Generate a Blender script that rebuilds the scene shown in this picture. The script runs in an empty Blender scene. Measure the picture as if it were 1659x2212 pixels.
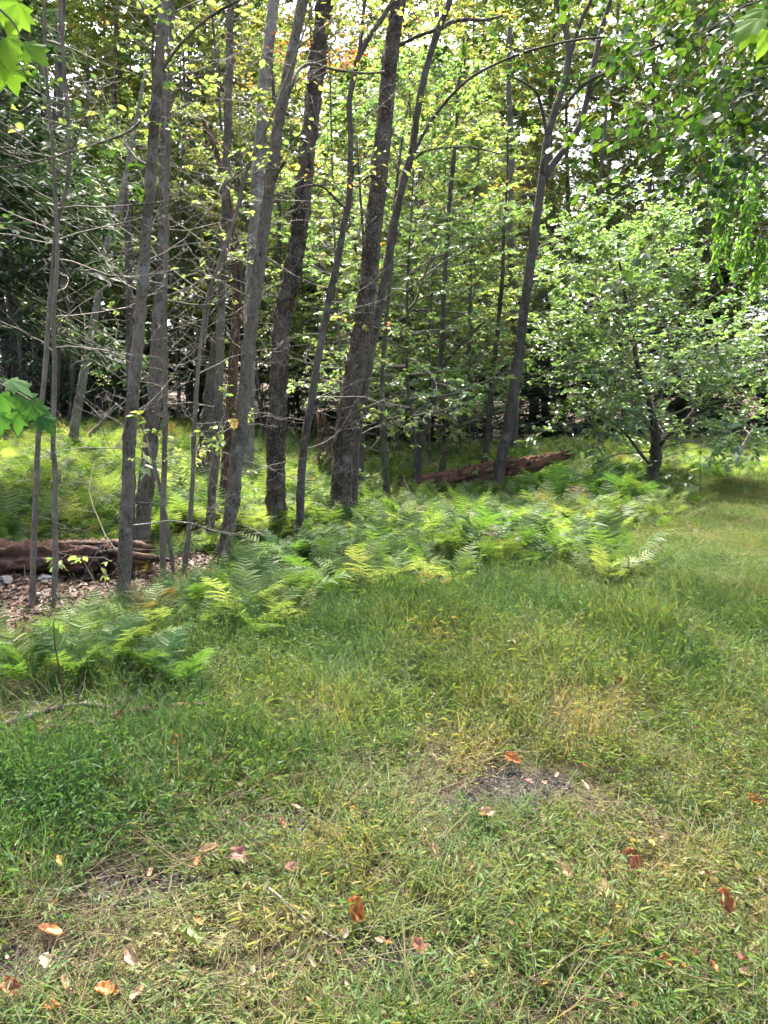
import bpy, math, random
import numpy as np

# ------------------------------------------------------------------ camera, sky, sun, exposure
scene = bpy.context.scene
COL = scene.collection
PW, PH, FOC, HORIZON = 1659.0, 2212.0, 1661.0, 905.0      # reference frame used for measuring
PITCH = math.atan((PH / 2 - HORIZON) / FOC)
EYE = np.array([0.0, 0.0, 1.6])

cd = bpy.data.cameras.new('camera')
cam = bpy.data.objects.new('camera', cd)
COL.objects.link(cam)
cam.location = EYE
cam.rotation_euler = (math.pi / 2 - PITCH, 0, 0)
cd.sensor_fit = 'HORIZONTAL'
cd.sensor_width = 36.0
cd.lens = 36.0 * FOC / PW
cd.clip_start, cd.clip_end = 0.05, 2000.0
scene.camera = cam

SUN_AZ, SUN_EL = math.radians(-12), math.radians(60)
world = bpy.data.worlds.new('World')
scene.world = world
world.use_nodes = True
wn = world.node_tree
bg = wn.nodes['Background']
sky = wn.nodes.new('ShaderNodeTexSky')
sky.sky_type = 'NISHITA'
sky.sun_disc = False
sky.sun_elevation = SUN_EL
sky.sun_rotation = SUN_AZ
sky.dust_density = 6.0
sky.air_density = 1.0
wn.links.new(sky.outputs[0], bg.inputs[0])
bg.inputs[1].default_value = 0.15

sd = bpy.data.lights.new('sun', 'SUN')
sd.energy = 3.6
sd.angle = math.radians(4.0)
sd.color = (1.0, 0.95, 0.86)
sun = bpy.data.objects.new('sun', sd)
COL.objects.link(sun)
to_sun = np.array([math.sin(SUN_AZ) * math.cos(SUN_EL), math.cos(SUN_AZ) * math.cos(SUN_EL), math.sin(SUN_EL)])
sun.location = to_sun * 60
from mathutils import Vector, Matrix
sun.rotation_euler = Vector(to_sun).to_track_quat('Z', 'Y').to_euler()

scene.view_settings.view_transform = 'Standard'
scene.view_settings.look = 'None'
scene.view_settings.gamma = 1.0
scene.view_settings.exposure = 2.58
scene.view_settings.use_curve_mapping = False
cy = scene.cycles
cy.max_bounces = 5
cy.diffuse_bounces = 3
cy.use_adaptive_sampling = True
cy.adaptive_threshold = 0.04
cy.adaptive_min_samples = 24
cy.glossy_bounces = 2
cy.transmission_bounces = 4
cy.use_denoising = True
cy.denoiser = 'OPENIMAGEDENOISE'
cy.denoising_input_passes = 'RGB_ALBEDO_NORMAL'
cy.denoising_prefilter = 'ACCURATE'
cy.sample_clamp_indirect = 6.0
cy.caustics_reflective = cy.caustics_refractive = False

# ------------------------------------------------------------------ helpers: terrain and measuring
def sstep(a, b, x):
    t = np.clip((np.asarray(x, float) - a) / (b - a), 0, 1)
    return t * t * (3 - 2 * t)

def height(x, y):
    x = np.asarray(x, float); y = np.asarray(y, float)
    h = 1.05 * sstep(10, 26, y) * sstep(2, -8, x)
    h = h + 0.35 * sstep(16, 34, y) * sstep(-4, 8, x)
    near = 1 - sstep(40, 60, y)
    h = h + near * (0.025 * np.sin(1.7 * x + 0.4) * np.sin(1.3 * y + 1.1) + 0.018 * np.sin(3.9 * x - 2.0 * y) + 0.03 * np.sin(.6 * x + .8 * y))
    h = h + 9.0 * sstep(42, 150, y)
    return h

def ray(u, v):
    dx = (u - PW / 2) / FOC; dy = (PH / 2 - v) / FOC
    c, s = math.cos(PITCH), math.sin(PITCH)
    return np.array([dx, c + dy * s, -s + dy * c])

def on_ground(u, v):
    d = ray(u, v); t = 1.0
    for i in range(3000):
        p = EYE + d * t
        if p[2] <= float(height(p[0], p[1])): break
        t += 0.02 if t < 25 else 0.1
    p[2] = float(height(p[0], p[1]))
    return p

def at_depth(u, v, Y):
    d = ray(u, v)
    return EYE + d * (Y / d[1])

def in_poly(px, py, poly):
    inside = np.zeros(px.shape, bool); n = len(poly)
    for i in range(n):
        x0, y0 = poly[i]; x1, y1 = poly[(i + 1) % n]
        c = ((y0 > py) != (y1 > py)) & (px < (x1 - x0) * (py - y0) / (y1 - y0 + 1e-12) + x0)
        inside ^= c
    return inside

def ground_poly(pts):
    return [tuple(on_ground(u, v)[:2]) for u, v in pts]

def nrm(a):
    return a / np.maximum(np.linalg.norm(a, axis=-1, keepdims=True), 1e-9)

# ------------------------------------------------------------------ helpers: meshes
class Geo:
    def __init__(s): s.V = []; s.F = []; s.R = []; s.n = 0
    def add(s, V, faces, rnd=None):
        V = np.asarray(V, float).reshape(-1, 3)
        s.V.append(V)
        s.R.append(np.zeros(len(V)) if rnd is None else np.asarray(rnd, float).reshape(-1))
        for f in faces:
            if len(f): s.F.append(np.asarray(f, np.int64) + s.n)
        s.n += len(V)
        return s
    def mesh(s, name, mat, smooth=True):
        me = bpy.data.meshes.new(name)
        if not s.V: return me
        V = np.concatenate(s.V).astype(np.float32)
        me.vertices.add(len(V)); me.vertices.foreach_set('co', V.ravel())
        loops = np.concatenate([f.ravel() for f in s.F]).astype(np.int32)
        tot = np.concatenate([np.full(len(f), f.shape[1]) for f in s.F]).astype(np.int32)
        st = np.concatenate([[0], np.cumsum(tot)[:-1]]).astype(np.int32)
        me.loops.add(len(loops)); me.loops.foreach_set('vertex_index', loops)
        me.polygons.add(len(tot)); me.polygons.foreach_set('loop_start', st)
        me.polygons.foreach_set('use_smooth', np.full(len(tot), smooth))
        a = me.attributes.new('rnd', 'FLOAT', 'POINT')
        a.data.foreach_set('value', np.concatenate(s.R).astype(np.float32))
        me.update(calc_edges=True)
        if mat: me.materials.append(mat)
        return me

def link(name, me, parent=None, loc=None):
    o = bpy.data.objects.new(name, me); COL.objects.link(o)
    if parent is not None: o.parent = parent
    if loc is not None: o.location = loc
    if parent is not None and name in ('twigs', 'leaves', 'limbs', 'crown', 'needles'): o['kind'] = 'stuff'
    return o

def empty(name, loc=(0, 0, 0)):
    o = bpy.data.objects.new(name, None); COL.objects.link(o)
    o.location = loc; o.empty_display_size = 0.2
    return o

def tag(o, label=None, cat=None, group=None, kind=None):
    if label: o['label'] = label
    if cat: o['category'] = cat
    if group: o['group'] = group
    if kind: o['kind'] = kind
    return o

def tubes(geo, P, R, sides=5, rnd=None, cap=True):
    """P (B,k,3), R (B,k) or (B,k,sides)"""
    P = np.asarray(P, float); B, k, _ = P.shape
    if B == 0: return
    R = np.asarray(R, float)
    if R.ndim == 2: R = R[:, :, None].repeat(sides, 2)
    T = nrm(np.gradient(P, axis=1))
    mt = nrm(T.mean(1))
    ref = np.where(np.abs(mt[:, 2:3]) > .8, np.array([[1., 0, 0]]), np.array([[0, 0, 1.]]))
    N1 = nrm(np.cross(T, ref[:, None, :])); N2 = np.cross(T, N1)
    th = np.arange(sides) * 2 * np.pi / sides
    V = P[:, :, None, :] + R[..., None] * (np.cos(th)[None, None, :, None] * N1[:, :, None, :] + np.sin(th)[None, None, :, None] * N2[:, :, None, :])
    idx = np.arange(B * k * sides).reshape(B, k, sides)
    a = idx[:, :-1, :]; b = np.roll(a, -1, 2); d = idx[:, 1:, :]; c = np.roll(d, -1, 2)
    q = np.stack([a, b, c, d], -1).reshape(-1, 4)
    rr = np.zeros((B, k, sides)) if rnd is None else np.broadcast_to(np.asarray(rnd)[:, None, None], (B, k, sides))
    faces = [q]
    if cap and sides >= 3:
        faces.append(idx[:, -1, :].reshape(B, sides))
    geo.add(V, faces, rr)

def resample(pts, n):
    """Catmull-Rom through pts (m,d) -> n points"""
    pts = np.asarray(pts, float)
    p = np.vstack([2 * pts[0] - pts[1], pts, 2 * pts[-1] - pts[-2]])
    m = len(pts) - 1
    u = np.linspace(0, m, n); i = np.minimum(u.astype(int), m - 1); t = (u - i)[:, None]
    p0, p1, p2, p3 = p[i], p[i + 1], p[i + 2], p[i + 3]
    return .5 * (2 * p1 + (p2 - p0) * t + (2 * p0 - 5 * p1 + 4 * p2 - p3) * t ** 2 + (3 * p1 - p0 - 3 * p2 + p3) * t ** 3)

def grow(rng, S, D, L, k=6, wig=.12, up=0.0):
    S = np.asarray(S, float); d = nrm(np.asarray(D, float)); L = np.asarray(L, float)
    P = [S]; step = (L / (k - 1))[:, None]
    for i in range(k - 1):
        d = d + rng.normal(0, wig, d.shape)
        d[:, 2] += up
        d = nrm(d)
        P.append(P[-1] + d * step)
    return np.stack(P, 1)

def spawn(rng, P, L, n, t0, t1, ang, ratio, flat=.7, taper=.6, lift=0.0):
    B, k, _ = P.shape
    t = t0 + (t1 - t0) * (np.arange(n)[None, :] + rng.random((B, n))) / n
    f = t * (k - 1); i = np.minimum(f.astype(int), k - 2); w = (f - i)[..., None]
    bi = np.arange(B)[:, None]
    S = P[bi, i] * (1 - w) + P[bi, i + 1] * w
    T = nrm(P[bi, i + 1] - P[bi, i])
    sg = np.where((np.arange(n)[None, :] + rng.integers(0, 2, (B, 1))) % 2 == 0, 1., -1.)[..., None]
    side = nrm(np.cross(T, np.array([0, 0, 1.]))) * sg
    rv = nrm(rng.normal(0, 1, T.shape))
    side = nrm(side * flat + rv * (1 - flat))
    a = ang * (0.75 + .5 * rng.random((B, n, 1)))
    D = T * np.cos(a) + side * np.sin(a)
    D[..., 2] += lift
    Ln = L[:, None] * ratio * (1 - taper * t) * (0.65 + .7 * rng.random((B, n)))
    return S.reshape(-1, 3), D.reshape(-1, 3), Ln.reshape(-1)

OVAL = (np.array([[0, 0, 0], [.26, .28, .05], [.25, .65, .04], [0, 1, -.10], [-.25, .65, .04], [-.26, .28, .05]]), [np.array([[0, 1, 2, 3], [0, 3, 4, 5]])])
ROUND = (np.array([[0, 0, 0], [.30, .02, .02], [.47, .38, .03], [.28, .76, -.02], [0, 1, -.14], [-.28, .76, -.02], [-.47, .38, .03], [-.30, .02, .02], [0, .45, -.06]]),
         [np.array([[0, 1, 2, 8], [8, 2, 3, 4], [8, 4, 5, 6], [0, 8, 6, 7]])])
NEEDLE = (np.array([[0, 0, 0], [.10, .25, .01], [.085, .7, -.02], [0, 1, -.08], [-.085, .7, -.02], [-.10, .25, .01]]), [np.array([[0, 1, 2, 3], [0, 3, 4, 5]])])
LANCE = (np.array([[0, 0, 0], [.075, .35, .03], [0, 1, -.22], [-.075, .35, .03]]), [np.array([[0, 1, 2], [0, 2, 3]])])

def leaves(geo, rng, pos, dirs, normals, size, tmpl, rnd=None, wjit=.25):
    Vt, Ft = tmpl; N = len(pos); m = len(Vt)
    if N == 0: return
    y = nrm(dirs); z = nrm(normals - (normals * y).sum(-1, keepdims=True) * y); x = np.cross(y, z)
    sx = size * (1 + wjit * rng.normal(0, 1, N).clip(-1.5, 1.5))
    bend = rng.normal(1, .8, N)
    V = (pos[:, None, :] + (Vt[None, :, 0] * sx[:, None])[..., None] * x[:, None, :] + (Vt[None, :, 1] * size[:, None])[..., None] * y[:, None, :]
         + (Vt[None, :, 2] * (size * bend)[:, None])[..., None] * z[:, None, :])
    r = rng.random(N) if rnd is None else rnd
    faces = [(f[None] + (np.arange(N) * m)[:, None, None]).reshape(-1, f.shape[1]) for f in Ft]
    geo.add(V, faces, np.repeat(r, m))

def leaves_on(geo, rng, P, n, size, tmpl, t0=.15, droop=.25, njit=.45, spread=.9, smin=.6):
    B, k, _ = P.shape
    if B == 0: return
    S, D, _L = spawn(rng, P, np.ones(B), n, t0, 1.0, spread, 1, flat=.75)
    D = nrm(D); D[:, 2] -= droop * rng.random(len(D))
    N = np.array([0, 0, 1.]) + rng.normal(0, njit, S.shape)
    sz = size * (smin + (1.15 - smin) * rng.random(len(S)))
    leaves(geo, rng, S, D, N, sz, tmpl)

# ------------------------------------------------------------------ materials
def newmat(name):
    m = bpy.data.materials.new(name); m.use_nodes = True
    nt = m.node_tree; nt.nodes.clear()
    out = nt.nodes.new('ShaderNodeOutputMaterial')
    return m, nt, out

def ramp(nt, fac, stops, interp='LINEAR'):
    r = nt.nodes.new('ShaderNodeValToRGB'); r.color_ramp.interpolation = interp
    el = r.color_ramp.elements
    while len(el) < len(stops): el.new(0.5)
    for e, (p, c) in zip(el, stops): e.position = p; e.color = (*c, 1)
    nt.links.new(fac, r.inputs[0]); return r.outputs[0]

def noise(nt, vec, scale, detail=4, rough=.55, sc=None):
    n = nt.nodes.new('ShaderNodeTexNoise'); n.inputs['Scale'].default_value = scale
    n.inputs['Detail'].default_value = detail; n.inputs['Roughness'].default_value = rough
    if sc is not None:
        mp = nt.nodes.new('ShaderNodeMapping'); mp.inputs['Scale'].default_value = sc
        nt.links.new(vec, mp.inputs[0]); vec = mp.outputs[0]
    nt.links.new(vec, n.inputs['Vector']); return n.outputs[0]

def mathn(nt, op, a, b=None, clamp=False):
    m = nt.nodes.new('ShaderNodeMath'); m.operation = op; m.use_clamp = clamp
    for i, s in enumerate((a, b)):
        if s is None: continue
        if isinstance(s, (int, float)): m.inputs[i].default_value = s
        else: nt.links.new(s, m.inputs[i])
    return m.outputs[0]

def mixc(nt, fac, a, b, mode='MIX'):
    m = nt.nodes.new('ShaderNodeMix'); m.data_type = 'RGBA'; m.blend_type = mode
    for s, key in ((fac, 0), (a, 6), (b, 7)):
        if isinstance(s, (int, float)): m.inputs[key].default_value = s
        elif isinstance(s, tuple): m.inputs[key].default_value = (*s, 1)
        else: nt.links.new(s, m.inputs[key])
    return m.outputs[2]

def attr(nt, name, kind='GEOMETRY'):
    a = nt.nodes.new('ShaderNodeAttribute'); a.attribute_name = name; a.attribute_type = kind
    return a.outputs['Fac']

def position(nt):
    return nt.nodes.new('ShaderNodeNewGeometry').outputs['Position']

def leaf_mat(name, stops, trans=.5, tgain=(2.6, 2.5, 1.2), rough=.42, spec=.5, patch=None, tint=False, twig_bump=False):
    """two-sided leaf: reflecting top plus light coming through; hue varies leaf by leaf"""
    m, nt, out = newmat(name)
    r = attr(nt, 'rnd')
    if tint:
        t = mathn(nt, 'ADD', attr(nt, 'tint', 'INSTANCER'), attr(nt, 'tint'))
        r = mathn(nt, 'ADD', mathn(nt, 'MULTIPLY', r, .38), mathn(nt, 'SUBTRACT', t, .19), True)
    if patch:
        n = noise(nt, position(nt), patch, 2)
        r = mathn(nt, 'ADD', r, mathn(nt, 'MULTIPLY', mathn(nt, 'SUBTRACT', n, .5), 1.1), True)
    c = ramp(nt, r, stops)
    p = nt.nodes.new('ShaderNodeBsdfPrincipled')
    nt.links.new(c, p.inputs['Base Color']); p.inputs['Roughness'].default_value = rough
    p.inputs['Specular IOR Level'].default_value = spec
    tr = nt.nodes.new('ShaderNodeBsdfTranslucent')
    nt.links.new(mixc(nt, 1.0, c, tgain, 'MULTIPLY'), tr.inputs['Color'])
    mx = nt.nodes.new('ShaderNodeMixShader'); mx.inputs[0].default_value = trans
    nt.links.new(p.outputs[0], mx.inputs[1]); nt.links.new(tr.outputs[0], mx.inputs[2])
    nt.links.new(mx.outputs[0], out.inputs[0])
    return m

def bark_mat(name, dark, light, lichen=None, scale=9., stretch=.25, bump=.5, moss=0.0, plates=False):
    m, nt, out = newmat(name)
    tc = nt.nodes.new('ShaderNodeTexCoord').outputs['Object']
    n1 = noise(nt, tc, scale, 6, .65, (1, 1, stretch))
    n2 = noise(nt, tc, scale * 4.5, 4, .6, (1, 1, .6))
    f = mathn(nt, 'ADD', mathn(nt, 'MULTIPLY', n1, .6), mathn(nt, 'MULTIPLY', n2, .4))
    wv = nt.nodes.new('ShaderNodeTexVoronoi'); wv.inputs['Scale'].default_value = scale * 3.5
    wm = nt.nodes.new('ShaderNodeMapping'); wm.inputs['Scale'].default_value = (1, 1, .7); nt.links.new(tc, wm.inputs[0]); nt.links.new(wm.outputs[0], wv.inputs['Vector'])
    wart = mathn(nt, 'SUBTRACT', 1.0, mathn(nt, 'MULTIPLY', wv.outputs['Distance'], 3.2, True), True)
    f = mathn(nt, 'SUBTRACT', f, mathn(nt, 'MULTIPLY', wart, .10))
    hgt = mathn(nt, 'ADD', f, mathn(nt, 'MULTIPLY', wart, .6))
    if plates:
        v = nt.nodes.new('ShaderNodeTexVoronoi'); v.feature = 'DISTANCE_TO_EDGE'; v.inputs['Scale'].default_value = scale * 3.2
        mp = nt.nodes.new('ShaderNodeMapping'); mp.inputs['Scale'].default_value = (1, 1, .45)
        nt.links.new(mixc(nt, .12, tc, n1, 'ADD'), mp.inputs[0]); nt.links.new(mp.outputs[0], v.inputs['Vector'])
        e = mathn(nt, 'MULTIPLY', v.outputs['Distance'], 3.0, True)
        hgt = mathn(nt, 'ADD', hgt, mathn(nt, 'MULTIPLY', e, .55))
        f = mathn(nt, 'ADD', mathn(nt, 'MULTIPLY', f, .75), mathn(nt, 'MULTIPLY', e, .22))
    nb = noise(nt, tc, 2.2, 3, .6, (1, 1, .5))
    f = mathn(nt, 'ADD', f, mathn(nt, 'MULTIPLY', mathn(nt, 'SUBTRACT', nb, .5), .5))
    c = mixc(nt, 1.0, ramp(nt, f, [(.36, dark), (.58, light)]), (.96, .89, .81), 'MULTIPLY')
    if lichen:
        nl = noise(nt, tc, scale * .55, 5, .7)
        c = mixc(nt, ramp(nt, nl, [(.55, (0, 0, 0)), (.64, (.7, .7, .7))]), c, lichen)
    if moss > 0:
        nm = noise(nt, tc, 5, 4, .6)
        c = mixc(nt, ramp(nt, nm, [(.62 - moss * .3, (0, 0, 0)), (.72 - moss * .2, (.8, .8, .8))]), c, (.07, .085, .03))
    p = nt.nodes.new('ShaderNodeBsdfPrincipled'); nt.links.new(c, p.inputs['Base Color'])
    p.inputs['Roughness'].default_value = .85; p.inputs['Specular IOR Level'].default_value = .25
    b = nt.nodes.new('ShaderNodeBump'); b.inputs['Strength'].default_value = bump; b.inputs['Distance'].default_value = .022
    nt.links.new(hgt, b.inputs['Height']); nt.links.new(b.outputs[0], p.inputs['Normal'])
    nt.links.new(p.outputs[0], out.inputs[0])
    return m

BARK_GREY = bark_mat('bark_grey', (.035, .029, .023), (.15, .127, .102), (.185, .172, .148), 8, .3, 1.0)
BARK_BROWN = bark_mat('bark_brown_grey', (.035, .027, .02), (.155, .127, .10), (.17, .155, .13), 10, .4, 1.0, plates=True)
BARK_SHAG = bark_mat('bark_flaking', (.04, .032, .025), (.19, .155, .122), (.18, .165, .135), 12, .35, 1.0, plates=True)
BARK_DARK = bark_mat('bark_dark', (.026, .021, .018), (.095, .081, .068), (.13, .122, .105), 9, .3, .6)
BARK_SAP = bark_mat('bark_sapling', (.06, .05, .038), (.165, .143, .115), (.19, .175, .15), 20, .3, .35)
BARK_MOSS = bark_mat('bark_mossy', (.05, .042, .034), (.16, .14, .115), None, 10, .3, .7, moss=.55, plates=True)
BARK_PALE = bark_mat('bark_pale', (.09, .082, .072), (.24, .222, .2), (.28, .275, .25), 5, .5, .4)
TWIG = bark_mat('bark_twig', (.10, .092, .08), (.25, .235, .21), None, 20, .3, .2)
TWIG_DARK = bark_mat('bark_twig_dark', (.05, .043, .038), (.12, .108, .095), None, 20, .3, .2)
ROT = bark_mat('rotten_wood', (.022, .015, .011), (.14, .088, .06), None, 11, .12, 1.0)
ROT_GREY = bark_mat('weathered_rotten_wood', (.012, .007, .005), (.115, .06, .038), (.10, .08, .065), 10, .15, 1.0)
SPLINT = bark_mat('splintered_red_wood', (.03, .016, .011), (.24, .12, .075), None, 9, .3, 1.0)
ROT_RED = bark_mat('rotten_red_log', (.016, .009, .007), (.21, .10, .062), (.19, .155, .13), 7, .35, 1.0, moss=.25)
DEADWOOD = bark_mat('dead_stick_wood', (.09, .075, .06), (.27, .24, .20), (.33, .34, .28), 25, .4, .5)

LEAF_SUN = leaf_mat('leaf_understorey', [(0, (.07, .13, .045)), (.45, (.125, .195, .065)), (.8, (.185, .235, .07)), (1, (.24, .24, .08))], .46, (2.0, 1.95, 1.2), .45, .4, .35)
LEAF_YEL = leaf_mat('leaf_yellowing', [(0, (.09, .14, .045)), (.5, (.145, .19, .055)), (.9, (.21, .22, .06)), (.985, (.30, .25, .06)), (1, (.36, .17, .05))], .48, (1.95, 1.9, 1.1), .4, .5, .35)
LEAF_DEEP = leaf_mat('leaf_deep_green', [(0, (.018, .048, .014)), (.55, (.032, .075, .018)), (1, (.06, .10, .022))], .32, (2.4, 2.4, .9), .45, .35, .5)
LEAF_GLOSS = leaf_mat('leaf_glossy_bluegreen', [(0, (.07, .125, .065)), (.6, (.105, .17, .085)), (1, (.16, .205, .085))], .38, (2.4, 2.5, 1.0), .30, .8, .5)
LEAF_BRIGHT = leaf_mat('leaf_fresh_bright', [(0, (.05, .11, .02)), (1, (.09, .15, .025))], .5, (2.3, 2.3, .9), .7, .05, .8)
LEAF_NEAR = leaf_mat('leaf_near_twig', [(0, (.025, .07, .02)), (1, (.05, .11, .03))], .45, (2.2, 2.3, .9), .7, .05, .8)
LEAF_ORANGE = leaf_mat('leaf_orange_autumn', [(0, (.30, .16, .02)), (.5, (.40, .13, .02)), (1, (.38, .045, .015))], .5, (2., 1.8, .8), .5, .4)
HEMLOCK = leaf_mat('hemlock_needles', [(0, (.02, .036, .024)), (.6, (.034, .058, .035)), (1, (.055, .085, .04))], .2, (2, 2.1, 1.2), .65, .2)
HEM_BRIGHT = leaf_mat('hanging_spray_leaf', [(0, (.05, .12, .022)), (1, (.10, .18, .03))], .5, (2.2, 2.3, .9), .4, .5)
FERN = leaf_mat('fern_frond', [(0, (.042, .085, .024)), (.35, (.066, .115, .028)), (.6, (.135, .185, .062)), (.85, (.175, .20, .08)), (1, (.16, .105, .045))], .42, (1.9, 1.9, .9), .55, .2, None, True)
FERN_SOLO = leaf_mat('fern_frond_single', [(0, (.035, .085, .028)), (.6, (.058, .115, .028)), (1, (.105, .14, .034))], .42, (2.0, 2.0, .9), .52, .22, .6)
FERN_DRY = leaf_mat('fern_frond_bronze', [(0, (.075, .10, .03)), (.6, (.115, .105, .036)), (1, (.15, .085, .04))], .4, (1.8, 1.7, .9), .5, .3)
GRASS = leaf_mat('grass_leaf', [(0, (.03, .078, .024)), (.3, (.054, .106, .026)), (.55, (.098, .13, .034)), (.78, (.165, .145, .056)), (1, (.25, .18, .096))], .4, (1.75, 1.72, .95), .55, .24, None, True)
STRAW = leaf_mat('dry_straw', [(0, (.05, .034, .018)), (.5, (.11, .076, .04)), (1, (.20, .145, .08))], .25, (1.3, 1.3, 1), .55, .35)

def plain(name, stops, scale=20., rough=.8, bump=.3, det=4, dist=.01):
    m, nt, out = newmat(name)
    tc = nt.nodes.new('ShaderNodeTexCoord').outputs['Object']
    n = noise(nt, tc, scale, det, .6)
    p = nt.nodes.new('ShaderNodeBsdfPrincipled'); nt.links.new(ramp(nt, n, stops), p.inputs['Base Color'])
    p.inputs['Roughness'].default_value = rough; p.inputs['Specular IOR Level'].default_value = .3
    b = nt.nodes.new('ShaderNodeBump'); b.inputs['Strength'].default_value = bump; b.inputs['Distance'].default_value = dist
    nt.links.new(n, b.inputs['Height']); nt.links.new(b.outputs[0], p.inputs['Normal'])
    nt.links.new(p.outputs[0], out.inputs[0]); return m
ROCK = plain('rock_pale', [(.3, (.07, .066, .062)), (.7, (.2, .19, .175))], 14, .85, .6)
ROCK_TAN = plain('rock_tan', [(.3, (.22, .17, .12)), (.7, (.45, .37, .28))], 14, .85, .6)
ROCK_DARK = plain('rock_dark', [(.3, (.04, .04, .042)), (.7, (.12, .12, .12))], 14, .8, .6)

# ------------------------------------------------------------------ ground
LITTER = ground_poly([(-260, 1225), (-100, 1222), (120, 1228), (250, 1228), (300, 1200), (420, 1186), (500, 1205), (470, 1245), (400, 1275), (330, 1305), (230, 1345), (180, 1400), (60, 1420), (-260, 1430)])
BARE = [(1110, 1705, .27, .19), (940, 1832, .09, .07), (330, 1900, .2, .06), (75, 2080, .18, .08), (860, 2080, .12, .08), (640, 1790, .17, .05), (1400, 1700, .10, .05), (215, 1950, .16, .04), (480, 1850, .13, .03), (720, 1765, .1, .03), (560, 1815, .1, .035)]
BAREG = [(*on_ground(u, v)[:2], a, b) for u, v, a, b in BARE]

def bare_amount(x, y):
    d = np.full(np.shape(x), 9.0)
    for bx, by, a, b in BAREG:
        wob = 1 + .25 * np.sin(9 * x + 5 * y) + .2 * np.sin(21 * x - 13 * y)
        d = np.minimum(d, np.sqrt(((x - bx) / a) ** 2 + ((y - by) / b) ** 2) * wob)
    return d            # < 1 inside a bare patch

def build_ground():
    m, nt, out = newmat('forest_floor')
    pos = position(nt)
    n_big = noise(nt, pos, .9, 4, .6); n_mid = noise(nt, pos, 7, 5, .65); n_fine = noise(nt, pos, 60, 5, .7)
    f = mathn(nt, 'ADD', mathn(nt, 'MULTIPLY', n_mid, .5), mathn(nt, 'MULTIPLY', n_fine, .5))
    turf = ramp(nt, f, [(.32, (.016, .014, .007)), (.5, (.042, .036, .016)), (.68, (.095, .075, .036))])  # shade in the grass gaps is put into this dark thatch colour
    litter = ramp(nt, f, [(.32, (.03, .017, .012)), (.52, (.085, .05, .036)), (.7, (.18, .115, .085))])
    soil = ramp(nt, f, [(.34, (.012, .010, .008)), (.52, (.03, .025, .02)), (.68, (.07, .058, .046))])
    zone = nt.nodes.new('ShaderNodeAttribute'); zone.attribute_name = 'zone'
    sep = nt.nodes.new('ShaderNodeSeparateColor'); nt.links.new(zone.outputs['Color'], sep.inputs[0])
    c = mixc(nt, sep.outputs[0], turf, litter)
    c = mixc(nt, sep.outputs[1], c, soil)
    p = nt.nodes.new('ShaderNodeBsdfPrincipled'); nt.links.new(c, p.inputs['Base Color'])
    p.inputs['Roughness'].default_value = .9; p.inputs['Specular IOR Level'].default_value = .2
    b = nt.nodes.new('ShaderNodeBump'); b.inputs['Strength'].default_value = .8; b.inputs['Distance'].default_value = .03
    nt.links.new(f, b.inputs['Height']); nt.links.new(b.outputs[0], p.inputs['Normal'])
    nt.links.new(p.outputs[0], out.inputs[0])
    xs = np.concatenate([np.linspace(-400, -30, 12)[:-1], np.linspace(-30, -7, 40)[:-1], np.linspace(-7, 7, 201), np.linspace(7, 30, 40)[1:], np.linspace(30, 400, 12)[1:]])
    ys = np.concatenate([np.linspace(-200, -3, 10)[:-1], np.linspace(-3, 12, 211), np.linspace(12, 45, 80)[1:], np.linspace(45, 160, 20)[1:], np.linspace(160, 900, 10)[1:]])
    X, Y = np.meshgrid(xs, ys)
    rng = np.random.default_rng(1)
    fine = (np.abs(X) < 7) & (Y > -3) & (Y < 12)
    Z = height(X, Y) + np.where(fine, rng.normal(0, .004, X.shape), 0)
    ba = bare_amount(X, Y)
    Z = Z - .015 * np.where(fine, 1 - sstep(.6, 1.1, ba), 0)
    V = np.stack([X, Y, Z], -1).reshape(-1, 3)
    ny, nx = X.shape; idx = np.arange(nx * ny).reshape(ny, nx)
    q = np.stack([idx[:-1, :-1], idx[:-1, 1:], idx[1:, 1:], idx[1:, :-1]], -1).reshape(-1, 4)
    g = Geo().add(V, [q]); me = g.mesh('ground', m)
    z = np.zeros((nx * ny, 4), np.float32); z[:, 3] = 1
    lit = in_poly(X, Y, LITTER).astype(float)
    lit = np.maximum(lit, sstep(11, 15, Y) * .6)
    z[:, 0] = lit.ravel(); z[:, 1] = np.where(fine, 1 - sstep(.75, 1.15, ba), 0).ravel()
    a = me.attributes.new('zone', 'FLOAT_COLOR', 'POINT'); a.data.foreach_set('color', z.ravel())
    o = link('ground', me); tag(o, kind='structure')
build_ground()

# ------------------------------------------------------------------ trees measured from the photograph
def px_path(path, Y, lean=0.0):
    """list of (u, v, width) at depth Y -> points (m,3), radii"""
    pts, rad = [], []
    for i, (u, v, w) in enumerate(path):
        p = at_depth(u, v, Y)
        d = (p - EYE); zc = d[1] * math.cos(PITCH) - d[2] * math.sin(PITCH)
        pts.append(p); rad.append(.84 * w / 2 / FOC * zc)
    return np.array(pts), np.array(rad)

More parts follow.
